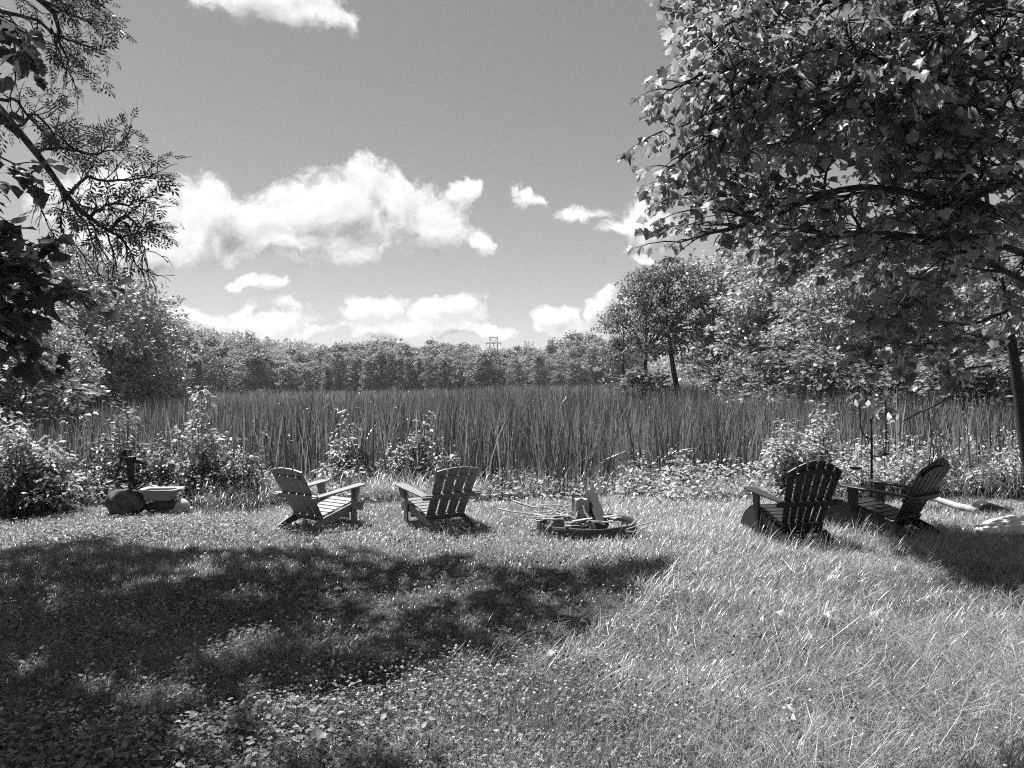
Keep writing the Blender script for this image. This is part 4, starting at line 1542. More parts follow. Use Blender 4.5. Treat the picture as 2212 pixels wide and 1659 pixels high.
def build_upright_log():
    base = fp(1253, 1160, 10.62)
    base[2] = FC[2] + 0.10
    t = thing('firewood_log', 'short upright log with furrowed bark standing in the fire ring', 'log', tuple(base), 0.4)
    bm = bmesh.new()
    n = 30
    hs = [0, 0.1, 0.2, 0.3, 0.40]
    rings = []
    lob = [1 + 0.10 * math.sin(j * 2 * math.pi * 7 / n) + 0.12 * ((j * 7) % 5) / 5 for j in range(n)]
    for h in hs:
        rings.append([bm.verts.new(((0.102 + 0.014 * (1 - h)) * lob[j] * math.cos(2 * math.pi * j / n) + 0.05 * h, (0.102) * lob[j] * math.sin(2 * math.pi * j / n), h + (0.02 * math.sin(j) if h == 0.40 else 0))) for j in range(n)])
    for i in range(4):
        for j in range(n):
            bm.faces.new((rings[i][j], rings[i][(j + 1) % n], rings[i + 1][(j + 1) % n], rings[i + 1][j]))
    bm.faces.new(rings[0][::-1])
    link('bark', bm_mesh('bark', bm), 'barkchip', t)
    link('sawn_end', lathe_mesh('sawn_end', [(0.1, 0.36), (0.099, 0.394), (0.03, 0.40)], 20, (0.02, 0, 0)), 'deadwood', t)


build_upright_log()
# leaning square timber and a splintered strip beside it
p0, p1 = fp(1303, 1143, 10.45), fp(1272, 1066, 10.75)
p0[2] = FC[2] + 0.12
d = p1 - p0
o = link('timber', board_mesh('timber', (0, 0, 0), d, 0.15, 0.13, (1, 0.2, 0), 0.003), 'timber', None, tuple(p0))
tag(o, 'dark square-sawn timber leaning against the upright log', 'timber')
stick('splintered_strip', [fp(1285, 1148, 10.38), fp(1268, 1115, 10.45), fp(1258, 1090, 10.52)], 0.03, 0.012, 'barkchip', 'splintered strip of wood between the upright log and the leaning timber', None, 'wood strip')


def crumpled(name, p, w_, h_, rz, mat, label, cat, seed):
    rg = np.random.default_rng(seed)
    bm = bmesh.new()
    g = [[bm.verts.new(((i / 4 - 0.5) * w_, rg.normal(0, 0.018) + 0.05 * math.sin(i * 1.5), j / 4 * h_ + rg.normal(0, 0.008))) for j in range(5)] for i in range(5)]
    for i in range(4):
        for j in range(4):
            bm.faces.new((g[i][j], g[i + 1][j], g[i + 1][j + 1], g[i][j + 1]))
    bmesh.ops.solidify(bm, geom=bm.faces[:], thickness=0.004)
    o = tag(link(name, bm_mesh(name, bm), mat, None, tuple(p)), label, cat)
    o.rotation_euler = (0.5, 0, rz)


b = fp(1206, 1138, 10.62)
b[2] = FC[2] + 0.17
t = thing('cardboard_box', 'small opened cardboard box in the fire ring left of the upright log', 'box', tuple(b), 0.5)
for nm, a_, b_, wdt, wd_ in [('side_panel', (-0.1, 0.0, 0), (0.1, 0.0, 0), 0.13, (0, 0, 1)), ('side_panel', (-0.1, 0, 0), (-0.1, 0.12, 0), 0.13, (0, 0, 1)),
                             ('side_panel', (0.1, 0.004, 0), (0.1, 0.12, 0), 0.13, (0, 0, 1)), ('flap', (-0.1, -0.03, 0.085), (0.1, -0.03, 0.085), 0.07, (0, -1, 0.6))]:
    link(nm, board_mesh(nm, a_, b_, wdt, 0.005, wd_, 0), 'card', t)
b = fp(1232, 1128, 10.55)
b[2] = FC[2] + 0.22
crumpled('crumpled_paper', b, 0.15, 0.15, 0.3, 'paper', 'crumpled white paper in the fire ring beside the upright log', 'paper', 3)

# ------------------------------------------------------------------ hand pump on its boulder, basin and stones
PB = np.array(on_lawn(280, 1112))


def build_pump():
    bz = 0.40
    tag(link('boulder', rock_mesh('boulder', 0.28, 0.25, 0.25, 12, 4, 0.5), 'rock_dark', None, (PB[0], PB[1], PB[2] + 0.20)), 'large dark boulder carrying the old hand pump', 'boulder')
    p = thing('water_pump', 'black cast-iron hand water pump standing on the dark boulder', 'pump', (PB[0] + 0.02, PB[1], PB[2] + bz - 0.03))
    link('pipe', tube_mesh('pipe', [(0, 0, 0), (0, 0, 0.22)], [0.032, 0.032], 14), 'pipe', p)
    link('base_flange', lathe_mesh('base_flange', [(0.03, 0.205), (0.12, 0.21), (0.12, 0.225), (0.06, 0.235)], 22), 'iron', p)
    link('barrel', lathe_mesh('barrel', [(0.058, 0.232), (0.062, 0.26), (0.054, 0.28), (0.054, 0.44), (0.062, 0.47), (0.072, 0.52), (0.088, 0.56), (0.098, 0.575)], 24), 'iron', p)
    br_ = [o_ for o_ in p.children if o_.name.startswith('barrel')][0]
    link('rim', lathe_mesh('rim', [(0.10, 0.572), (0.112, 0.576), (0.112, 0.592), (0.085, 0.594), (0.08, 0.585)], 24), 'iron', br_)
    sp = link('spout', tube_mesh('spout', [(0.05, -0.01, 0.515), (0.12, -0.02, 0.525), (0.18, -0.03, 0.515), (0.225, -0.035, 0.485), (0.245, -0.04, 0.455)], [0.04, 0.04, 0.038, 0.034, 0.036], 14), 'iron', br_)
    link('fulcrum_bracket', prism_mesh('fulcrum_bracket', [(-0.115, 0.575), (-0.03, 0.585), (-0.06, 0.64), (-0.075, 0.68), (-0.125, 0.68), (-0.13, 0.63)], (0, 0, 0), (1, 0, 0), (0, 0, 1), 0.022), 'iron', p)
    link('handle', tube_mesh('handle', smooth_poly([(0.012, 0, 0.685), (-0.04, 0, 0.70), (-0.10, 0, 0.685), (-0.145, 0, 0.62), (-0.16, -0.005, 0.52), (-0.165, -0.01, 0.42), (-0.20, -0.02, 0.34), (-0.24, -0.03, 0.26)], 20),
                             [0.014] * 4 + [0.019] * 5 + [0.015] * 8 + [0.017] * 3, 10), 'iron', p)
    link('piston_rod', tube_mesh('piston_rod', [(0.005, 0, 0.55), (0.005, 0, 0.69)], [0.007, 0.007], 8), 'iron', p)


build_pump()


def build_basin():
    b = np.array(at(347, 1100, PB[1] + 0.03))
    z0 = PB[2] + 0.235
    t = thing('enamel_basin', 'rectangular white enamel basin with a flared rim beside the pump', 'basin', (b[0], b[1], z0))
    bm = bmesh.new()

    def ring(wx, wy, z, r=0.03, n=4):
        out = []
        for sx, sy, a0 in ((1, 1, 0), (-1, 1, 90), (-1, -1, 180), (1, -1, 270)):
            for k in range(n):
                a = R(a0 + 90 * k / (n - 1))
                out.append(bm.verts.new((sx * (wx - r) + r * math.cos(a), sy * (wy - r) + r * math.sin(a), z)))
        return out
    prof = [(0.20, 0.115, 0.0), (0.215, 0.13, 0.01), (0.255, 0.165, 0.175), (0.248, 0.158, 0.175), (0.21, 0.125, 0.02), (0.19, 0.105, 0.016)]
    rs_ = [ring(*q) for q in prof]
    for i in range(len(rs_) - 1):
        m = len(rs_[i])
        for j in range(m):
            bm.faces.new((rs_[i][j], rs_[i][(j + 1) % m], rs_[i + 1][(j + 1) % m], rs_[i + 1][j]))
    bm.faces.new(rs_[0][::-1])
    bm.faces.new(rs_[-1])
    bw_ = link('bowl', bm_mesh('bowl', bm, False), 'grey_enamel', t)
    bm = bmesh.new()
    rs_ = [ring(*q) for q in [(0.25, 0.16, 0.168), (0.33, 0.215, 0.178), (0.335, 0.22, 0.19), (0.32, 0.21, 0.194), (0.256, 0.166, 0.182)]]
    for i in range(len(rs_)):
        k = (i + 1) % len(rs_)
        m = len(rs_[i])
        for j in range(m):
            bm.faces.new((rs_[i][j], rs_[i][(j + 1) % m], rs_[k][(j + 1) % m], rs_[k][j]))
    link('rim', bm_mesh('rim', bm, True), 'enamel', bw_)
    for s in (-1, 1):
        link('handle', tube_mesh('handle', [(s * 0.33, -0.05, 0.182), (s * 0.352, -0.03, 0.18), (s * 0.352, 0.03, 0.18), (s * 0.33, 0.05, 0.182)], [0.006] * 4, 8), 'enamel', bw_)
    return b


bb = build_basin()
for (dx, dy, rx, ry, rz_, zz, mt, sd, lab) in [
        (-0.02, 0.10, 0.30, 0.17, 0.16, 0.10, 'rock_dark', 21, 'stone under the middle of the enamel basin, coloured dark for shade'),  # the shade below the basin is put into this stone's colour
        (0.36, -0.02, 0.15, 0.14, 0.10, 0.17, 'rock', 22, 'pale stone at the right end of the enamel basin'),
        (0.34, 0.02, 0.18, 0.16, 0.09, 0.05, 'rock', 23, 'broad stone beneath the pale one at the right of the basin'),
        (-0.69, -0.08, 0.10, 0.12, 0.13, 0.30, 'rock', 24, 'pale cap of stone on the left shoulder of the pump boulder'),
        (0.48, 0.0, 0.07, 0.06, 0.06, 0.08, 'rock', 25, 'small pale stone farthest right of the basin')]:
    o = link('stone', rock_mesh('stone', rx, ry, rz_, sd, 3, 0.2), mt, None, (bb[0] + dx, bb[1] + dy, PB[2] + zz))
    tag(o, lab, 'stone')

# ------------------------------------------------------------------ garden stakes by the reeds
WP = np.array(on_lawn(1883, 1096))
WD = WP[1]


def loc_pt(u, v, dy=0.0):
    p = at(u, v, WD + dy) - WP
    return p


def spinner_blades(t, cu, cv, halfw, halfh, seed):
    hub = link('vane_wheel', tube_mesh('vane_wheel', [loc_pt(cu, cv) + (0, 0, -halfh), loc_pt(cu, cv) + (0, 0, halfh)], [0.012, 0.012], 8), 'iron', t)
    """Six thin bowed vanes round an upright axle."""
    c = loc_pt(cu, cv)
    for k in range(6):
        a = seed + k * math.pi / 3
        bm = bmesh.new()
        n = 11
        rows = []
        for i in range(n):
            s = i / (n - 1)
            zz = c[2] + halfh * (1 - 2 * s)
            r = halfw * math.sin(math.pi * s) ** 0.85
            aa = a + 1.0 * (s - 0.5)
            wv = 0.040 * math.sin(math.pi * s) ** 0.7 + 0.004
            pc = np.array([c[0] + r * math.cos(aa), c[1] + r * math.sin(aa), zz])
            tg = np.array([-math.sin(aa), math.cos(aa), 0.5])
            tg /= np.linalg.norm(tg)
            rows.append((bm.verts.new(pc - tg * wv), bm.verts.new(pc + tg * wv)))
        for i in range(n - 1):
            bm.faces.new((rows[i][0], rows[i][1], rows[i + 1][1], rows[i + 1][0]))
        bmesh.ops.solidify(bm, geom=bm.faces[:], thickness=0.002)
        link('vane', bm_mesh('vane', bm, True), 'steel', hub)


sp = thing('wind_spinner', 'metal garden wind spinner with two bowed vane wheels on a dark pole', 'wind spinner', tuple(WP))
link('pole', tube_mesh('pole', [(0, 0, 0), loc_pt(1883, 950), loc_pt(1881, 845 + 60)], [0.019, 0.018, 0.016], 10), 'iron', sp)
link('arm', tube_mesh('arm', smooth_poly([loc_pt(1882, 950), loc_pt(1868, 942), loc_pt(1860, 925), loc_pt(1858, 895), loc_pt(1855, 850), loc_pt(1853, 828)], 16), [0.012] * 16, 8), 'iron', sp)
link('arm', tube_mesh('arm', smooth_poly([loc_pt(1883, 985), loc_pt(1900, 985), loc_pt(1912, 972), loc_pt(1914, 950), loc_pt(1914, 900), loc_pt(1913, 858)], 16), [0.012] * 16, 8), 'iron', sp)
for (u, v, hw, hh, sd) in [(1856, 866, 0.20, 0.15, 0.2), (1914, 897, 0.185, 0.155, 0.75)]:
    spinner_blades(sp, u, v, hw, hh, sd)
    c = loc_pt(u, v)
    link('hub_cap', lathe_mesh('hub_cap', [(0.006, 0.22), (0.009, 0.18), (0.022, 0.165), (0.022, 0.15), (0.012, 0.14)], 12, tuple(c)), 'iron', sp)


def dish_stake(u0, v0, u1, v1, r, label, dD=0.0, petals=8):
    b = np.array(at(u1, v1, WD + dD))
    b[2] = float(gz(b[0], b[1]))
    top = np.array(at(u0, v0, WD + dD)) - b
    t = thing('flower_stake', label, 'garden stake', tuple(b), 0.0, 'metal flower stakes by the wind spinner')
    link('stem', tube_mesh('stem', [(0, 0, 0), top * 0.5 + (0.005, 0, 0), top], [0.006, 0.006, 0.005], 8), 'iron', t)
    bm = bmesh.new()
    n = 32
    rings = []
    for rr, z in [(0.012, 0.0), (0.45, 0.1), (0.8, 0.25), (1.0, 0.5)]:
        rings.append([bm.verts.new((top[0] + r * rr * math.cos(2 * math.pi * j / n) * (1 + 0.09 * math.cos(petals * 2 * math.pi * j / n) * rr), top[1] + r * rr * math.sin(2 * math.pi * j / n) * (1 + 0.09 * math.cos(petals * 2 * math.pi * j / n) * rr), top[2] + r * z)) for j in range(n)])
    for i in range(3):
        for j in range(n):
            bm.faces.new((rings[i][j], rings[i][(j + 1) % n], rings[i + 1][(j + 1) % n], rings[i + 1][j]))
    bmesh.ops.solidify(bm, geom=bm.faces[:], thickness=0.003)
    link('cup', bm_mesh('cup', bm, True), 'iron', t)


dish_stake(1848, 1016, 1866, 1100, 0.10, 'dark metal flower-cup stake left of the spinner pole, the upper cup', 0.1)
dish_stake(1867, 1082, 1870, 1104, 0.115, 'low dark metal flower-cup stake beneath the upper cup', 0.0)
dish_stake(1910, 985, 1914, 1100, 0.10, 'metal flower-cup stake right of the spinner pole', 0.3, 5)

# ------------------------------------------------------------------ right-hand corner: dead log, black tray, pale slab
LG = [at(1990, 1040, 12.8), at(2040, 1058, 12.3), at(2110, 1085, 11.7)]
for p_ in LG:
    p_[2] = float(gz(p_[0], p_[1])) + 0.09
LG[0][2] += 0.10
LG[1] = (LG[0] + LG[2]) / 2
stick('dead_log', LG, 0.042, 0.056, 'deadwood', 'bleached barkless log lying behind the turned chair', None, 'log', 12)

TB = np.array(on_lawn(2143, 1112))


def build_tray():
    t = thing('plastic_tray', 'black plastic tub tipped on its side at the foot of the bleached log', 'tub', (TB[0], TB[1], TB[2] + 0.02), R(-12))
    prof = [(-0.23, 0.0), (-0.24, 0.10), (-0.20, 0.17), (-0.10, 0.19), (0.23, 0.085), (0.20, 0.05), (0.17, 0.0)]
    link('shell', prism_mesh('shell', prof, (0, 0, 0), (1, 0, 0), (0, 0, 1), 0.30, 0.02), 'plastic', t)
    link('rim', board_mesh('rim', (0.235, -0.17, 0.088), (0.235, 0.17, 0.088), 0.05, 0.014, (0.6, 0, 0.8)), 'plastic', t)
    link('foot', board_mesh('foot', (0.12, -0.10, 0.0), (0.12, 0.10, 0.0), 0.09, 0.05, (1, 0, 0)), 'plastic', t)


build_tray()
sb = np.array(on_lawn(2212, 1158))
o = link('stone_slab', rock_mesh('stone_slab', 0.72, 0.5, 0.2, 33, 4, 0.3, 0.45), 'slab', None, (sb[0] + 0.12, sb[1] + 0.1, sb[2] + 0.07))
tag(o, 'broad pale flat-topped stone at the right edge of the lawn', 'stone')
o = link('stone', rock_mesh('stone', 0.12, 0.1, 0.09, 36, 3, 0.2), 'slab', None, (sb[0] + 0.30, sb[1] + 0.75, sb[2] + 0.05))
tag(o, 'small pale stone behind the broad flat one at the right edge', 'stone')
# little things in the grass
sd_ = np.array(on_lawn(578, 1338))
o = link('stone', rock_mesh('stone', 0.06, 0.05, 0.06, 41, 3, 0.25), 'rock_dark', None, (sd_[0], sd_[1], sd_[2] + 0.03))
tag(o, 'small dark stone in the shaded grass left of the middle', 'stone')
pk = np.array(on_lawn(1258, 1368))
t_ = board_mesh('wooden_peg', (0, 0, -0.05), (0.005, 0, 0.13), 0.042, 0.03, (1, 0, 0), 0.003)
tag(link('wooden_peg', t_, 'timber', None, tuple(pk)), 'short wooden peg standing in the grass in front of the fire ring', 'peg')
FALLEN = [(678, 1622, 0.10, 'large pale fallen leaf at the bottom edge left of the middle'),
          (1705, 1585, 0.085, 'pale fallen leaf standing in the straw at the lower right'),
          (1712, 1562, 0.09, 'small pale fallen leaf just above the one standing in the straw'),
          (830, 1205, 0.11, 'pale fallen leaf in the shade below the two dark chairs'),
          (2055, 1207, 0.10, 'white fallen leaf in the dark corner below the turned chair'),
          (1190, 1435, 0.08, 'grey fallen leaf at the middle of the lawn'),
          (1690, 1352, 0.09, 'white fallen leaf on the straw below the fan-backed chair'),
          (1772, 1355, 0.12, 'long white fallen leaf right of the smaller white one'),
          (735, 1285, 0.08, 'grey fallen leaf in the shade left of the sun patch'),
          (330, 1388, 0.07, 'small pale fallen leaf in the left-hand shade'),
          (580, 1545, 0.10, 'pale fallen leaf at the lower left, lying flat')]
for i, (u, v, s, lab) in enumerate(FALLEN):
    p = np.array(on_lawn(u, v))
    tv_, tf_ = MAPLE[i % 4]
    me = np_mesh('fallen_leaf', tv_ * (1, 1, 2.6), tf_, np.full(len(tv_), 0.3 + 0.6 * ((i * 7) % 5) / 5))
    o = tag(link('fallen_leaf', me, 'deadleaf', None, (p[0], p[1], p[2] + 0.07)), lab, 'leaf', 'pale fallen leaves on the lawn')
    o.scale = (s, s, s)
    o.rotation_euler = (rf.uniform(0.2, 0.8), rf.uniform(-0.4, 0.4), rf.uniform(0, 6.28))

# ================================================================== SHRUBS, REEDS, GRASS
def shrub(label, u, vbase, vtop, width, mat, nstem, nleaf, ls, D=None, group='leafy shrubs at the marsh edge', seed=0, name='shrub', conic=0.0):
    rg = np.random.default_rng(500 + seed)
    if D is None:
        b = np.array(gnd(u, vbase))
    else:
        b = np.array(at(u, vbase, D))
    b[2] = float(gz(b[0], b[1]))
    H = at(u, vtop, b[1])[2] - b[2]
    t = thing(name, label, 'shrub', tuple(b), 0.0, group)
    tb = Tubes()
    P, T, Nn, S, Rn = [], [], [], [], []
    for s in range(nstem):
        a = rg.random() * 6.28
        k = math.sqrt(rg.random())
        if s == 0:
            k = 0.05
        tip = np.array([math.cos(a) * width * k, math.sin(a) * width * k * 0.8, H * (1 - 0.55 * k * rg.uniform(0.5, 1.2)) * (1.0 if s == 0 else rg.uniform(0.75, 1.0))])
        root = np.array([math.cos(a) * width * 0.2 * k, math.sin(a) * width * 0.2 * k, -0.05])
        st = bez(root, root * 0.5 + tip * np.array([0.35, 0.35, 0.6]) + rg.normal(0, 0.04, 3), tip, 7)
        tb.add(st, np.linspace(0.011, 0.003, 7), 5)
        m = int(1.5 * nleaf / nstem * rg.uniform(0.7, 1.3) * (0.5 + H))
        for i in range(m):
            q = rg.uniform(0.12, 1.0) ** 0.8
            y = q * 6
            j = min(int(y), 5)
            p = st[j] + (st[j + 1] - st[j]) * (y - j)
            ang = rg.random() * 6.28
            d = np.array([math.cos(ang), math.sin(ang), rg.normal(0.1, 0.35)])
            reach = rg.uniform(0.03, 0.2) * (1 - conic * q)
            P.append(p + d * reach * (1, 1, 0.6))
            T.append(d + (0, 0, -0.45))
            Nn.append(np.array([-0.1, -0.15, 1.0]) + rg.normal(0, 0.38, 3))
            S.append(1.2 * ls * rg.uniform(0.55, 1.3) * (1 - 0.35 * q))
            Rn.append(np.clip(rg.normal(0.5, 0.25), 0, 1))
    w_ = link('stems', tb.mesh('stems'), 'twig', t)
    w_['kind'] = 'stuff'
    v, f, r = scatter(OVATE[0], OVATE[1], np.array(P), np.array(T), np.array(Nn), np.array(S), np.array(Rn))
    o = link('foliage', np_mesh('foliage', v, f, r), mat, t)
    o['kind'] = 'stuff'


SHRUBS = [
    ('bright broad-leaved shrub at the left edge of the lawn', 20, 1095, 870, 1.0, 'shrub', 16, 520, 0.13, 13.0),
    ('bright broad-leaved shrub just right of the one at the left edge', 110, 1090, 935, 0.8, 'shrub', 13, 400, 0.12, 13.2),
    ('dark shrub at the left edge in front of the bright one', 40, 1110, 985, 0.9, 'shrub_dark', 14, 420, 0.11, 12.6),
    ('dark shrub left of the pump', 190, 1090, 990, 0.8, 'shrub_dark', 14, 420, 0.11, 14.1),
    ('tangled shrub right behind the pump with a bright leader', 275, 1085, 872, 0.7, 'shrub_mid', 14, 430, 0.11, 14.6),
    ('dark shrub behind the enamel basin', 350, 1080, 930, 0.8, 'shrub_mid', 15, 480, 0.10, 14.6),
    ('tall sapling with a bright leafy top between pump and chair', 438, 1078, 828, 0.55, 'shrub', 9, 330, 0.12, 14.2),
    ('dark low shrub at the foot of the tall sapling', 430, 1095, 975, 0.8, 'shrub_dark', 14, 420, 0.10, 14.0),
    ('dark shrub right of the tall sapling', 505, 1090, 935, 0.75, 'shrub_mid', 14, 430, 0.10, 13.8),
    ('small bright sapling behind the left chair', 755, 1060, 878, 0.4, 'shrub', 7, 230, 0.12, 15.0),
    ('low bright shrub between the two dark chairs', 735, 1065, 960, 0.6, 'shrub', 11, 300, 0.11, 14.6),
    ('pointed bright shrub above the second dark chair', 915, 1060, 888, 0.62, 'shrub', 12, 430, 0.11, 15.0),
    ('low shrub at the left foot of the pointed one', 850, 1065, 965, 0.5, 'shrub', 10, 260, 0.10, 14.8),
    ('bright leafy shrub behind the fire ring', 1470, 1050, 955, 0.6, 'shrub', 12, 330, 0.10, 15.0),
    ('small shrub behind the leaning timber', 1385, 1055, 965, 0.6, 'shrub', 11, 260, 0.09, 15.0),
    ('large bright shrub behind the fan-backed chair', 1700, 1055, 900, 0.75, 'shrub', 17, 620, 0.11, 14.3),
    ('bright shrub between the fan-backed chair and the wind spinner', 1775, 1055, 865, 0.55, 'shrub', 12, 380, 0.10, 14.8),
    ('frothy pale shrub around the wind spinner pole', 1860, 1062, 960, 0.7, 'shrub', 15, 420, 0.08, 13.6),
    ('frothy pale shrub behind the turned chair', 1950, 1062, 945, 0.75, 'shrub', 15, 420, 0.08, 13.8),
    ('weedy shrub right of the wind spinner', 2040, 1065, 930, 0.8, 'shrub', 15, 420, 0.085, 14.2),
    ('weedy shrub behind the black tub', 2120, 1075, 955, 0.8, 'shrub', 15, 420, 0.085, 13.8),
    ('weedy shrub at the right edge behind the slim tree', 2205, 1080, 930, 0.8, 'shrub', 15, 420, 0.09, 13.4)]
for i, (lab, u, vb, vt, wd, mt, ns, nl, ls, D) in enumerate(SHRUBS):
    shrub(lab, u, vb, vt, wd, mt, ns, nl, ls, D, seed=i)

rg = np.random.default_rng(2024)


def frustum_pts(n, y0, y1, margin, power=1.0):
    """Points spread evenly over the trapezoid of ground in front of the camera."""
    y = y0 + (y1 - y0) * rg.random(n * 2)
    keep = rg.random(n * 2) < (0.667 * y + margin) / (0.667 * y1 + margin)
    y = y[keep][:n]
    x = rg.uniform(-1, 1, len(y)) * (0.667 * y + margin)
    return x, y


# ---- cattail marsh
def reeds():
    parts = []
    for (n, y0, y1, w0, w1, seg, mg) in [(16000, 13.0, 19.5, 0.02, 0.04, 4, 3), (17000, 19.5, 30, 0.025, 0.048, 3, 4), (24000, 30, 55, 0.035, 0.065, 2, 6),
                                         (22000, 55, 110, 0.07, 0.13, 2, 10), (13000, 110, 235, 0.16, 0.3, 2, 20)]:
        x, y = frustum_pts(n, y0, y1, mg)
        # blades stand in tufts that lean outwards
        nt = max(1, len(x) // 6)
        ti = rg.integers(0, nt, len(x))
        cx_, cy_ = x[ti], y[ti]
        sp_ = 0.05 + 0.0016 * y
        x, y = cx_ + rg.normal(0, 1, len(x)) * sp_, cy_ + rg.normal(0, 1, len(x)) * sp_
        outw = np.arctan2(y - cy_, x - cx_)
        # the front edge wanders
        keep = y > 15.0 + 1.3 * N1(x, x * 0 + 3.3, 0.5) - 0.5 + np.where(x < -4.2, 2.2, 0) - 1.5 * np.clip((x - 6.0) / 2, 0, 1)
        x, y, outw = x[keep], y[keep], outw[keep]
        m = len(x)
        patch = N2(x, y, 0.16)
        ztop = 1.30 + 0.42 * np.clip((y - 15) / 22, 0, 1) + 0.62 * (N2(x, y, 0.11, 2) - 0.35) + 0.30 * np.clip((x + 9) / 9, 0, 1) - 0.22 * np.clip((-x - 4) / 6, 0, 1)
        H = (ztop + 0.4) * (0.78 + 0.30 * patch + rg.normal(0, 0.085, m))
        short = rg.random(m) < 0.22
        H = np.where(short, H * rg.uniform(0.5, 0.9, m), H)
        H = np.minimum(H, 2.55)
        far = np.clip((y - 60) / 100, 0, 1)
        H = H * (1 - 0.12 * far)
        az = outw + rg.normal(0, 0.4, m)
        th0 = np.abs(rg.normal(0.05, 0.06, m))
        bend = np.abs(rg.normal(0.16, 0.22, m))
        fl = rg.random(m) < 0.05
        bend = np.where(fl, rg.uniform(0.9, 2.0, m), bend)
        P = np.column_stack([x, y, gz(x, y)])
        tone = np.where((rg.random(m) < 0.34) & ~fl, rg.uniform(0.5, 1.0, m), rg.uniform(0.0, 0.28, m)) + 0.35 * (N1(x, y, 0.3) - 0.5)
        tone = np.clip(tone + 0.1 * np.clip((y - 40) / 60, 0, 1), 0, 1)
        parts.append(blades(P, H * 1.02, rg.uniform(w0, w1, m), az, th0, bend, seg, rg.uniform(-1.4, 1.4, m), tone))
    v, f, r = merge(parts)
    tag(link('cattail_reeds', np_mesh('cattail_reeds', v, f, r), 'reed'), 'broad bed of tall cattail blades filling the marsh', 'reeds', None, 'stuff')


reeds()


def edge_weeds():
    """Low leafy weeds where lawn and marsh meet."""
    n = 21000
    x = rg.uniform(-13, 13, n)
    y = 13.1 + 3.2 * rg.random(n) ** 1.1 + 0.5 * N1(x, x * 0, 0.6)
    den = N2(x, y, 0.55)
    left = x < -4.0
    keep = (den > 0.40) | (rg.random(n) < 0.3)
    x, y, den, left = x[keep], y[keep], den[keep], left[keep]
    m = len(x)
    hz = np.clip((y - 12.9) / 1.6, 0.12, 1.0) * (0.2 + 0.75 * den)
    hz = hz * (1 + 0.25 * (x > 4)) * (1 + 0.55 * (x > 5.5))
    z = gz(x, y) + hz * rg.random(m) ** 0.6 + 0.03
    a = rg.uniform(0, 6.283, m)
    T = np.column_stack([np.cos(a), np.sin(a), rg.normal(-0.1, 0.4, m)])
    Nn = np.column_stack([rg.normal(0, 0.5, m), rg.normal(0, 0.5, m), np.ones(m)])
    tone = np.clip(rg.normal(0.55, 0.25, m) - 0.25 * left, 0, 1)
    v, f, r = scatter(OVATE[0], OVATE[1], np.column_stack([x, y, z]), T, Nn, rg.uniform(0.05, 0.12, m), tone)
    tag(link('marsh_edge_weeds', np_mesh('marsh_edge_weeds', v, f, r), 'shrub'), 'low leafy weeds growing where the lawn meets the cattails', 'weeds', None, 'stuff')
    # stems of arching grass in clumps
    parts = []
    for (u, v_, rad, n, L, tone0) in [(880, 1075, 0.75, 1500, 0.75, 0.75), (800, 1078, 0.5, 800, 0.7, 0.7), (960, 1065, 0.5, 700, 0.8, 0.7), (1000, 1075, 0.4, 400, 0.7, 0.7),
                                      (560, 1085, 0.6, 700, 0.8, 0.2), (600, 1075, 0.5, 500, 0.7, 0.4), (500, 1100, 0.5, 500, 0.6, 0.2), (1180, 1058, 0.6, 500, 0.9, 0.6), (1300, 1055, 0.7, 400, 0.9, 0.6), (1560, 1060, 0.9, 1000, 0.6, 0.75),
                                      (1640, 1065, 0.7, 700, 0.6, 0.7), (1480, 1062, 0.9, 900, 0.5, 0.75), (2060, 1070, 1.0, 800, 1.0, 0.35), (2160, 1072, 1.0, 800, 1.1, 0.35), (1960, 1070, 0.7, 500, 0.9, 0.4), (2240, 1060, 1.0, 700, 1.3, 0.3), (680, 1075, 0.5, 500, 0.7, 0.6)]:
        c = gnd(u, v_)
        a = rg.uniform(0, 6.283, n)
        rr = rad * np.sqrt(rg.random(n))
        x, y = c[0] + rr * np.cos(a) * 1.3, c[1] + rr * np.sin(a)
        P = np.column_stack([x, y, gz(x, y)])
        parts.append(blades(P, L * rg.uniform(0.45, 1.15, n), rg.uniform(0.005, 0.011, n), rg.uniform(0, 6.283, n), np.abs(rg.normal(0.1, 0.15, n)), rg.uniform(0.8, 2.4, n), 5, None, np.clip(rg.normal(tone0, 0.2, n), 0, 1)))
    v, f, r = merge(parts)
    tag(link('arching_grass', np_mesh('arching_grass', v, f, r), 'straw'), 'tall arching grass in clumps along the marsh edge', 'grass', None, 'stuff')


edge_weeds()


# ---- lawn
def straw_amount(x, y):
    """1 where the long bleached grass grows (right-hand side), 0 on the clover lawn."""
    return np.clip((x - 0.1 + 0.28 * (y - 6) * -0.2 + 2.0 * (N1(x, y, 0.5) - 0.5)) / 1.2, 0, 1)


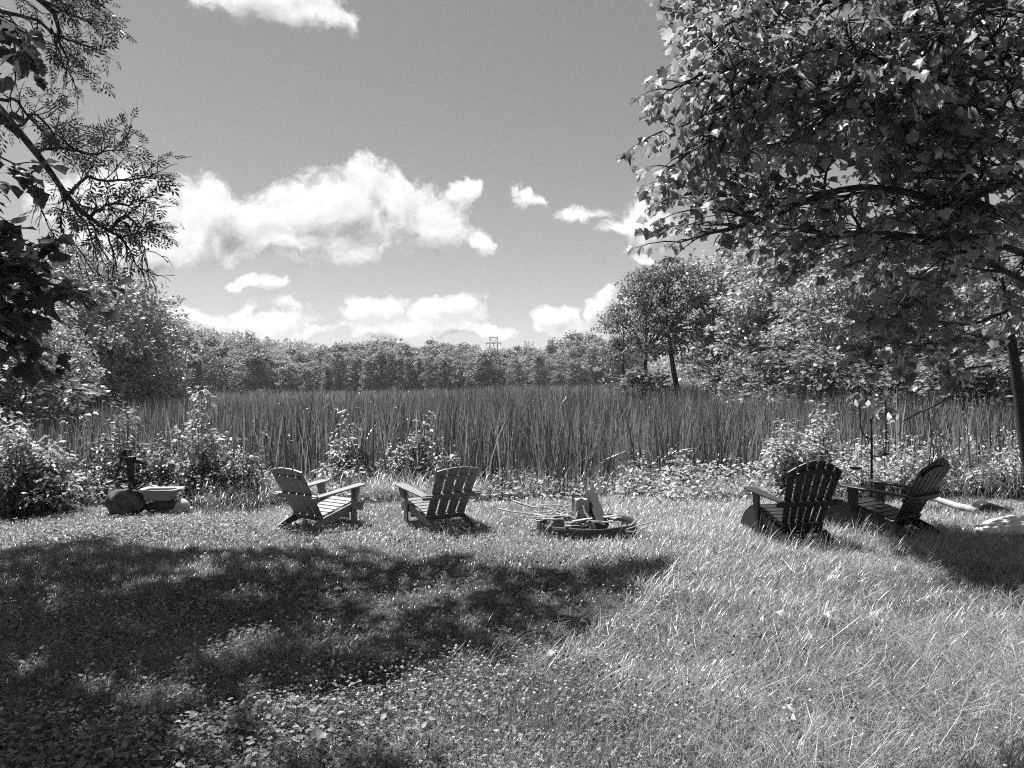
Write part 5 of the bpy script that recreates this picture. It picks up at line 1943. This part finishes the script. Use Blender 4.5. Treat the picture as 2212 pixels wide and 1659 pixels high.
def lawn():
    parts = []
    for (n, y0, y1, w0, w1, l0, l1, seg) in [(95000, 3.3, 6.2, 0.003, 0.006, 0.05, 0.11, 2), (95000, 6.2, 10, 0.0045, 0.008, 0.05, 0.10, 2), (75000, 10, 14.2, 0.007, 0.011, 0.05, 0.10, 2)]:
        x, y = frustum_pts(n, y0, y1, 1.3)
        m = len(x)
        s = straw_amount(x, y)
        h = rg.uniform(l0, l1, m) * (0.65 + 0.8 * N2(x, y, 1.1)) * (1 + 0.5 * s)
        P = np.column_stack([x, y, gz(x, y) - 0.004])
        tone = np.clip(0.26 + 0.2 * s + 0.9 * (N3(x, y, 0.8) - 0.5) + rg.normal(0, 0.26, m) + 0.5 * np.clip((y - 8.5) / 2.0, 0, 1), 0, 1)  # farther grass toned lighter, its sunlit brightness put into the colour
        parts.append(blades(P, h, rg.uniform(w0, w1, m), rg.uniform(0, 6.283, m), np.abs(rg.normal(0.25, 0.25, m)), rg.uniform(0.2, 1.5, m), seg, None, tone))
    v, f, r = merge(parts)
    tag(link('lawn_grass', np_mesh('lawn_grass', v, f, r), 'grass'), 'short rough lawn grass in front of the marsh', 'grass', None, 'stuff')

    # long bleached grass, laid over in swathes
    parts = []
    for (n, y0, y1, w0, w1) in [(38000, 3.4, 6.5, 0.0022, 0.0042), (32000, 6.5, 11.5, 0.0035, 0.006)]:
        x, y = frustum_pts(n, y0, y1, 1.2)
        s = straw_amount(x, y)
        k = rg.random(len(x)) < s * (0.3 + 0.7 * (N2(x, y, 0.9) > 0.42))
        k &= ~((y > 9.3) & (x < 4.2))
        x, y = x[k], y[k]
        m = len(x)
        up = rg.random(m) < 0.16                       # most stalks lie matted, a few arch up
        az = 7.5 * (N3(x, y, 0.5) - 0.5) + np.where(rg.random(m) < 0.5, 0.3, 3.4) + rg.normal(0, 0.7, m)
        L = rg.uniform(0.10, 0.36, m) * (0.7 + 0.6 * N1(x, y, 0.7))
        z = gz(x, y) + np.where(up, 0.0, rg.uniform(0.0, 0.10, m) * (0.5 + N2(x, y, 1.3)))
        P = np.column_stack([x, y, z])
        tone = np.clip(np.where(rg.random(m) < 0.35, rg.uniform(0.55, 1.0, m), rg.uniform(0.05, 0.5, m)) + 1.1 * (N2(x, y, 0.7) - 0.5), 0, 1)
        th = np.where(up, np.abs(rg.normal(0.45, 0.25, m)), rg.normal(1.25, 0.25, m))
        bd = np.where(up, rg.uniform(0.4, 1.5, m), rg.normal(0.3, 0.3, m))
        parts.append(blades(P, L, rg.uniform(w0, w1, m), az, th, bd, 3, rg.normal(0, 0.6, m), tone))
    # tufts that have sprung up between the matted swathes
    nt = 330
    x0, y0 = frustum_pts(nt, 3.6, 9.5, 0.8)
    k = rg.random(len(x0)) < straw_amount(x0, y0)
    for cx_, cy_ in zip(x0[k], y0[k]):
        m = int(rg.uniform(18, 55))
        x = cx_ + rg.normal(0, 0.05, m)
        y = cy_ + rg.normal(0, 0.05, m)
        main = rg.uniform(0, 6.283)
        az = main + rg.normal(0, 0.9, m)
        P = np.column_stack([x, y, gz(x, y)])
        wd = 0.0026 + 0.0004 * cy_
        parts.append(blades(P, rg.uniform(0.14, 0.36, m), rg.uniform(wd * 0.7, wd * 1.3, m), az, np.abs(rg.normal(0.3, 0.2, m)), rg.uniform(0.7, 2.0, m), 4, None, np.clip(rg.normal(0.5, 0.28, m), 0, 1)))
    # taller seed stalks around the fan-backed chairs
    n = 500
    c = gnd(1900, 1195)
    x = c[0] + rg.normal(0, 1.2, n)
    y = c[1] + rg.normal(0, 0.45, n)
    P = np.column_stack([x, y, gz(x, y)])
    parts.append(blades(P, rg.uniform(0.2, 0.5, n), rg.uniform(0.004, 0.007, n), rg.normal(0.2, 0.8, n), np.abs(rg.normal(0.3, 0.2, n)), rg.uniform(0.2, 1.0, n), 4, None, np.clip(rg.normal(0.6, 0.2, n), 0, 1)))
    v, f, r = merge(parts)
    tag(link('long_grass', np_mesh('long_grass', v, f, r), 'straw'), 'long bleached grass laid over in swathes on the right half of the lawn', 'grass', None, 'stuff')

    # clover leaves and broad weeds
    tv, tf = [], []
    for k in range(3):
        a = k * 2.094
        o = len(tv)
        for (px, py, pz) in [(0, 0.05, 0), (0.42, 0.6, 0.1), (0, 1.0, 0.02), (-0.42, 0.6, 0.1)]:
            tv.append((px * math.cos(a) - py * math.sin(a), px * math.sin(a) + py * math.cos(a), pz))
        tf += [(o, o + 1, o + 2), (o, o + 2, o + 3)]
    tri = (np.array(tv, dtype=np.float32), np.array(tf, dtype=np.int32))
    parts = []
    for (n, y0, y1, s0, s1) in [(26000, 3.4, 6.5, 0.009, 0.018), (20000, 6.5, 13.2, 0.012, 0.022)]:
        x, y = frustum_pts(n, y0, y1, 1.2)
        s = straw_amount(x, y)
        k = rg.random(len(x)) < (1 - 0.88 * s) * (0.25 + 0.9 * (N1(x, y, 0.8) > 0.45))
        x, y = x[k], y[k]
        m = len(x)
        P = np.column_stack([x, y, gz(x, y) + rg.uniform(0.03, 0.10, m)])
        T = rg.normal(size=(m, 3))
        T[:, 2] *= 0.3
        Nn = np.column_stack([rg.normal(0, 0.45, m), rg.normal(0, 0.45, m), np.ones(m)])
        parts.append(scatter(tri[0], tri[1], P, T, Nn, rg.uniform(s0, s1, m), np.clip(rg.normal(0.4, 0.22, m), 0, 1)))
    # broad-leaved weeds lower left and round the pump
    for (u, v_, rx, ry, n, s0, s1) in [(150, 1640, 1.4, 0.5, 2400, 0.025, 0.06), (560, 1560, 1.2, 0.5, 1000, 0.02, 0.042), (60, 1420, 1.4, 0.8, 900, 0.025, 0.06), (380, 1150, 1.5, 0.7, 3000, 0.03, 0.065),
                                       (120, 1150, 1.3, 0.6, 1200, 0.03, 0.06), (700, 1430, 1.2, 0.7, 700, 0.02, 0.05), (400, 1330, 1.6, 0.8, 900, 0.02, 0.055)]:
        c = gnd(u, v_)
        x = c[0] + rg.normal(0, rx * 0.6, n)
        y = c[1] + rg.normal(0, ry * 0.6, n)
        P = np.column_stack([x, y, gz(x, y) + rg.uniform(0.02, 0.11, n)])
        a = rg.uniform(0, 6.283, n)
        T = np.column_stack([np.cos(a), np.sin(a), rg.normal(0.15, 0.3, n)])
        Nn = np.column_stack([rg.normal(0, 0.4, n), rg.normal(0, 0.4, n), np.ones(n)])
        parts.append(scatter(OVATE[0], OVATE[1], P, T, Nn, rg.uniform(s0, s1, n), np.clip(rg.normal(0.45, 0.25, n), 0, 1)))
    v, f, r = merge(parts)
    tag(link('clover_and_weeds', np_mesh('clover_and_weeds', v, f, r), 'clover'), 'clover and broad-leaved weeds covering the left half of the lawn', 'clover', None, 'stuff')

    # flower heads: pale ones and dried dark ones, each on its stalk
    bm = bmesh.new()
    bmesh.ops.create_icosphere(bm, subdivisions=1, radius=1.0)
    bm.verts.ensure_lookup_table()
    hv = np.array([vt.co[:] for vt in bm.verts], dtype=np.float32) * (1, 1, 0.85)
    hf = np.array([[vt.index for vt in fc.verts] for fc in bm.faces], dtype=np.int32)
    bm.free()
    sv = np.array([(0.1, 0, -0.6), (-0.1, 0, -0.6), (0, 0, -7.5)], dtype=np.float32)
    hv2 = np.vstack([hv, sv])
    hf2 = np.vstack([hf, [[len(hv), len(hv) + 1, len(hv) + 2]]])
    for (nm, lab, mt, spots) in [
        ('clover_flowers', 'pale clover flower heads scattered over the lawn', 'flower', [(1050, 1500, 2.0, 0.5, 170), (800, 1480, 0.8, 0.25, 80), (1250, 1420, 1.2, 0.5, 70), (120, 1330, 0.9, 0.5, 45), (700, 1400, 2.5, 1.2, 70), (1330, 1195, 1.2, 0.4, 80), (1200, 1300, 1.4, 0.6, 50), (1900, 1600, 1.2, 0.4, 25)]),
        ('dry_clover_heads', 'dark dried clover heads standing in the lawn', 'deadhead', [(880, 1185, 1.4, 0.35, 130), (1150, 1270, 1.4, 0.6, 140), (1350, 1220, 1.0, 0.4, 90), (1350, 1420, 1.2, 0.5, 50), (1100, 1520, 1.6, 0.5, 80), (1700, 1500, 1.5, 0.6, 35), (200, 1350, 1.2, 0.7, 40)])]:
        parts = []
        for (u, v_, rx, ry, n) in spots:
            c = gnd(u, v_)
            x = c[0] + rg.normal(0, rx * 0.6, n)
            y = c[1] + rg.normal(0, ry * 0.7, n)
            k = y > 3.2
            x, y = x[k], y[k]
            n = len(x)
            P = np.column_stack([x, y, gz(x, y) + rg.uniform(0.07, 0.13, n)])
            T = np.tile(np.array([[1.0, 0, 0]]), (n, 1)) + rg.normal(0, 0.2, (n, 3))
            Nn = np.tile(np.array([[0, 0, 1.0]]), (n, 1)) + rg.normal(0, 0.2, (n, 3))
            size = rg.uniform(0.008, 0.013, n) if nm == 'clover_flowers' else rg.uniform(0.007, 0.012, n)
            # scatter maps x->side, y->tip, z->normal
            parts.append(scatter(hv2, hf2, P, T, Nn, size, rg.random(n)))
        v, f, r = merge(parts)
        tag(link(nm, np_mesh(nm, v, f, r), mt), lab, 'clover', None, 'stuff')


lawn()


# ------------------------------------------------------------------ summer haze over the marsh
def haze():
    bm = bmesh.new()
    bmesh.ops.create_cube(bm, size=1.0)
    me = bm_mesh('haze', bm)
    o = bpy.data.objects.new('haze', me)
    col.objects.link(o)
    o.scale = (7400, 4300, 52)
    o.location = (0, 1600, 22)
    m = bpy.data.materials.new('haze')
    m.use_nodes = True
    t = NT(m.node_tree)
    t.n.clear()
    out = t.node('ShaderNodeOutputMaterial')
    pv = t.node('ShaderNodeVolumePrincipled')
    pv.inputs['Color'].default_value = (0.9, 0.9, 0.9, 1)
    pv.inputs['Density'].default_value = 0.00022
    pv.inputs['Anisotropy'].default_value = 0.3
    t.l.new(pv.outputs[0], out.inputs['Volume'])
    me.materials.append(m)
    tag(o, 'thin pale summer haze over the marsh and far shore', None, None, 'stuff')


haze()
